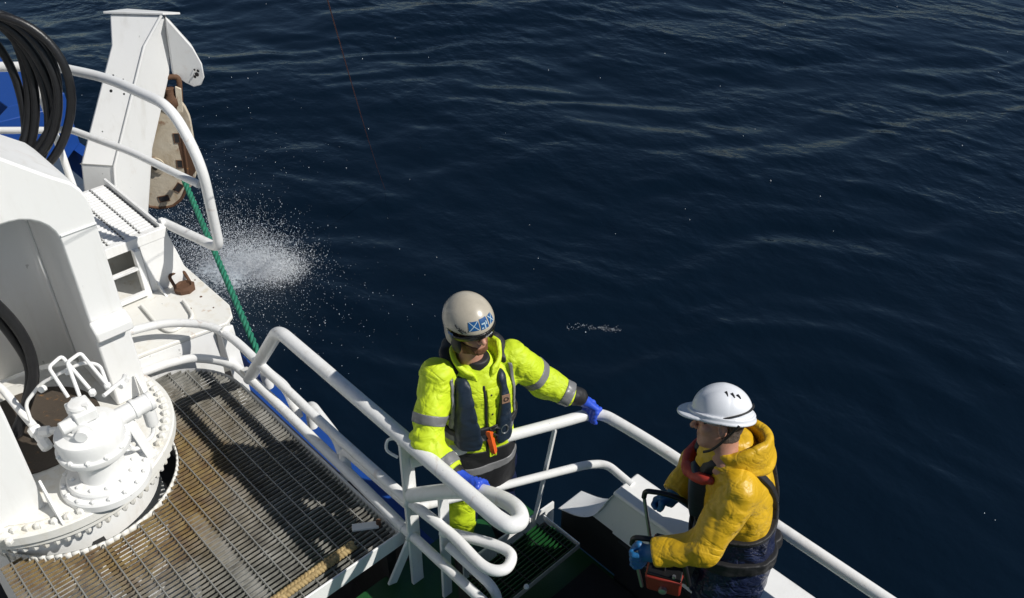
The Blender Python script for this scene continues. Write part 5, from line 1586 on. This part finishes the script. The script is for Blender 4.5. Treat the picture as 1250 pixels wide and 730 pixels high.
    def hair(X, Y, Z):
        x, y, z = fr.loc(X, Y, Z)
        d = hd(X, Y, Z) - .004 - wrinkle(X, Y, Z, 60, .0025, 3)
        reg = np.maximum(np.maximum(y - .015 + .3 * np.maximum(0, .02 - z), -.075 - z), -1)
        ear = ell(np.abs(x), y, z, (.080, -.006, -.012), (.03, .028, .040))
        return smax(smax(d, reg, .008), -ear, .006)
    ps.sdf('hair', hair, lo_, hi_, .0042, 'hair', body)
    R = (.104, .124, .112); hcz = .048
    def hat(X, Y, Z):
        x, y, z = fr.loc(X, Y, Z)
        ridge = .006 * np.clip(1 - (np.abs(x) / .034) ** 4, 0, 1) * np.clip(1 - np.abs(y) / .13, 0, 1)
        bulge = .005 * np.clip(1 - ((np.abs(x) - .075) / .03) ** 2, 0, 1) * np.clip(1 - ((y - .03) / .06) ** 2, 0, 1)
        o_ = ell(x, y, z, (0, 0, hcz), R) - ridge - bulge
        i_ = ell(x, y, z, (0, 0, hcz), (.093, .113, .101))
        d = smax(smax(o_, -i_, .004), .030 - z - .10 * np.clip(-y, 0, .15), .005)
        zb = .034 + .06 * np.clip(y - .05, -.3, .1) * -1 * .0 - .012 * np.clip((y - .08) / .1, 0, 1.2) ** 2 - .10 * np.clip(-y, 0, .15) * 1.0
        k = np.sqrt((x / .121) ** 2 + (y / .142) ** 2)
        rim = smax((k - 1) * .12, -(np.sqrt((x / .103) ** 2 + (y / .124) ** 2) - 1) * .1, .004)
        rim = smax(rim, np.abs(z - zb) - .005, .004)
        pk = (np.sqrt((x / .098) ** 2 + ((y - .085) / .098) ** 2) - 1) * .09
        pk = smax(pk, np.abs(z - zb - .30 * (.0 + (1 - np.clip(x / .1, -1, 1) ** 2) * .03)) - .0055, .004)
        pk = smax(pk, .09 - y - .0, .01)
        pk = smax(pk, -(np.sqrt((x / .103) ** 2 + (y / .124) ** 2) - 1) * .1, .004)
        skirt_ = smax(smax((np.sqrt((x / .117) ** 2 + (y / .138) ** 2) - 1) * .12, -(np.sqrt((x / .106) ** 2 + (y / .127) ** 2) - 1) * .1, .004), np.abs(z - zb - .012) - .012, .004)
        return smin(smin(smin(d, rim, .008), pk, .01), skirt_, .006)
    ht = ps.sdf('hard_hat', hat, lo_, hi_, .0036, 'hat_white')
    def hp(az, el_, off=.0):
        az = math.radians(az); el_ = math.radians(el_)
        p = np.array([math.sin(-az) * -1 * math.cos(el_) * (R[0] + off), math.cos(az) * math.cos(el_) * (R[1] + off), math.sin(el_) * (R[2] + off) + hcz])
        return fr.w(p)
    for az, e0, e1 in ((98, 62, 50), (118, 58, 47), (135, 53, 43)):
        ps.mb('vent', MB().tube([hp(az, e0, .0015), hp(az + 3, (e0 + e1) / 2, .001), hp(az + 4, e1, .001)], .0036, 6, rs=[.006, .0045, .0025]), 'black_plastic', ht)
    st = [hp(a, e, .007) for a, e in ((58, -14), (72, -6), (90, 2), (110, 8), (130, 12), (150, 15), (172, 17), (195, 15))]
    ps.mb('goggle_strap', MB().tube(spline(st, 5), .0042, 8), 'black_cloth', ht)
    ps.mb('rim_line', MB().tube(spline([hp(a, e, .009) for a, e in ((30, -8), (50, -10), (70, -12), (90, -13))], 4), .0018, 6), 'steel', ht)
    cs = [fr.w(p) for p in ((.107, -.07, .03), (.088, -.02, -.045), (.07, .025, -.10), (.05, .06, -.125))]
    ps.mb('chin_strap', MB().tube(spline(cs, 5), .0055, 8), 'black_cloth', ht)
build_man_two()

# ---------------------------------------------------------------- remote control box at his waist
def build_remote():
    L = np.array((-.30, -.954, 0)); Fc = np.array((-.954, .30, 0)); Zv = np.array((0, 0, 1.))
    c = np.array((.735, 2.665, .80))
    w = RV * c[0] + FV * c[1]
    t = thing('remote_control', 'red remote control box with black guard bars held by the man in yellow', 'remote control', (w.x, w.y, .86))
    def wd(p): return RV * float(p[0]) + FV * float(p[1]) + Vector((0, 0, float(p[2])))
    def lp(u, v, z): return wd(c + L * u + Fc * v + Zv * z)
    def hexa(u0, u1, v0, v1, z0, z1, s=1.0):
        vs = [lp(u, v, z) for z, k in ((z0, s), (z1, 1.0)) for u, v in ((u0 * k, v0), (u1 * k, v0), (u1 * k, v1 * k), (u0 * k, v1 * k))]
        return MB().add(vs, [(0, 1, 2, 3), (7, 6, 5, 4), (0, 4, 5, 1), (1, 5, 6, 2), (2, 6, 7, 3), (3, 7, 4, 0)])
    part('casing', hexa(-.13, .13, -.07, .10, -.09, .03, .85), 'box_red', t, 35, .012)
    pn = part('panel', hexa(-.12, .12, -.065, .09, .031, .042), 'black_plastic', t, 35, .004)
    for u in (-.08, 0, .08):
        part('joystick', MB().tube([lp(u, .02, .042), lp(u, .022, .085)], .008, 10), 'black_plastic', pn)
    for u in (-.11, -.04, .04, .11): part('switch', MB().lathe([(.009, 0), (.008, .012)], lp(u, -.03, .042), 10), 'chrome', pn)
    for u in (-.06, .05): part('front_button', MB().lathe([(.016, 0), (.014, .012)], lp(u, .097, -.03), 12, wd(Fc)), 'black_plastic', t)
    part('key_knob', MB().lathe([(.020, 0), (.018, .016), (.008, .02)], lp(.121, .01, -.045), 14, wd(L)), 'chrome', t)
    for u in (.150, -.130):
        part('post', MB().tube([lp(u * .85, .105, -.05), lp(u, .170, .255)], .0085, 10), 'chrome', t, 60)
        part('guard_bar', MB().tube(fillet([lp(u, .170, .25), lp(u, .168, .295), lp(u * .98, .07, .312), lp(u * .95, -.04, .29), lp(u * .9, -.10, .05)], .05), .0125, 10), 'black_plastic', t, 60)
    part('neck_strap', MB().bar(lp(.12, -.08, .03), lp(.10, -.13, .36), .03, .004, wd(L)), 'black_cloth', t)
    part('neck_strap', MB().bar(lp(-.12, -.08, .03), lp(-.10, -.13, .36), .03, .004, wd(L)), 'black_cloth', t)
build_remote()
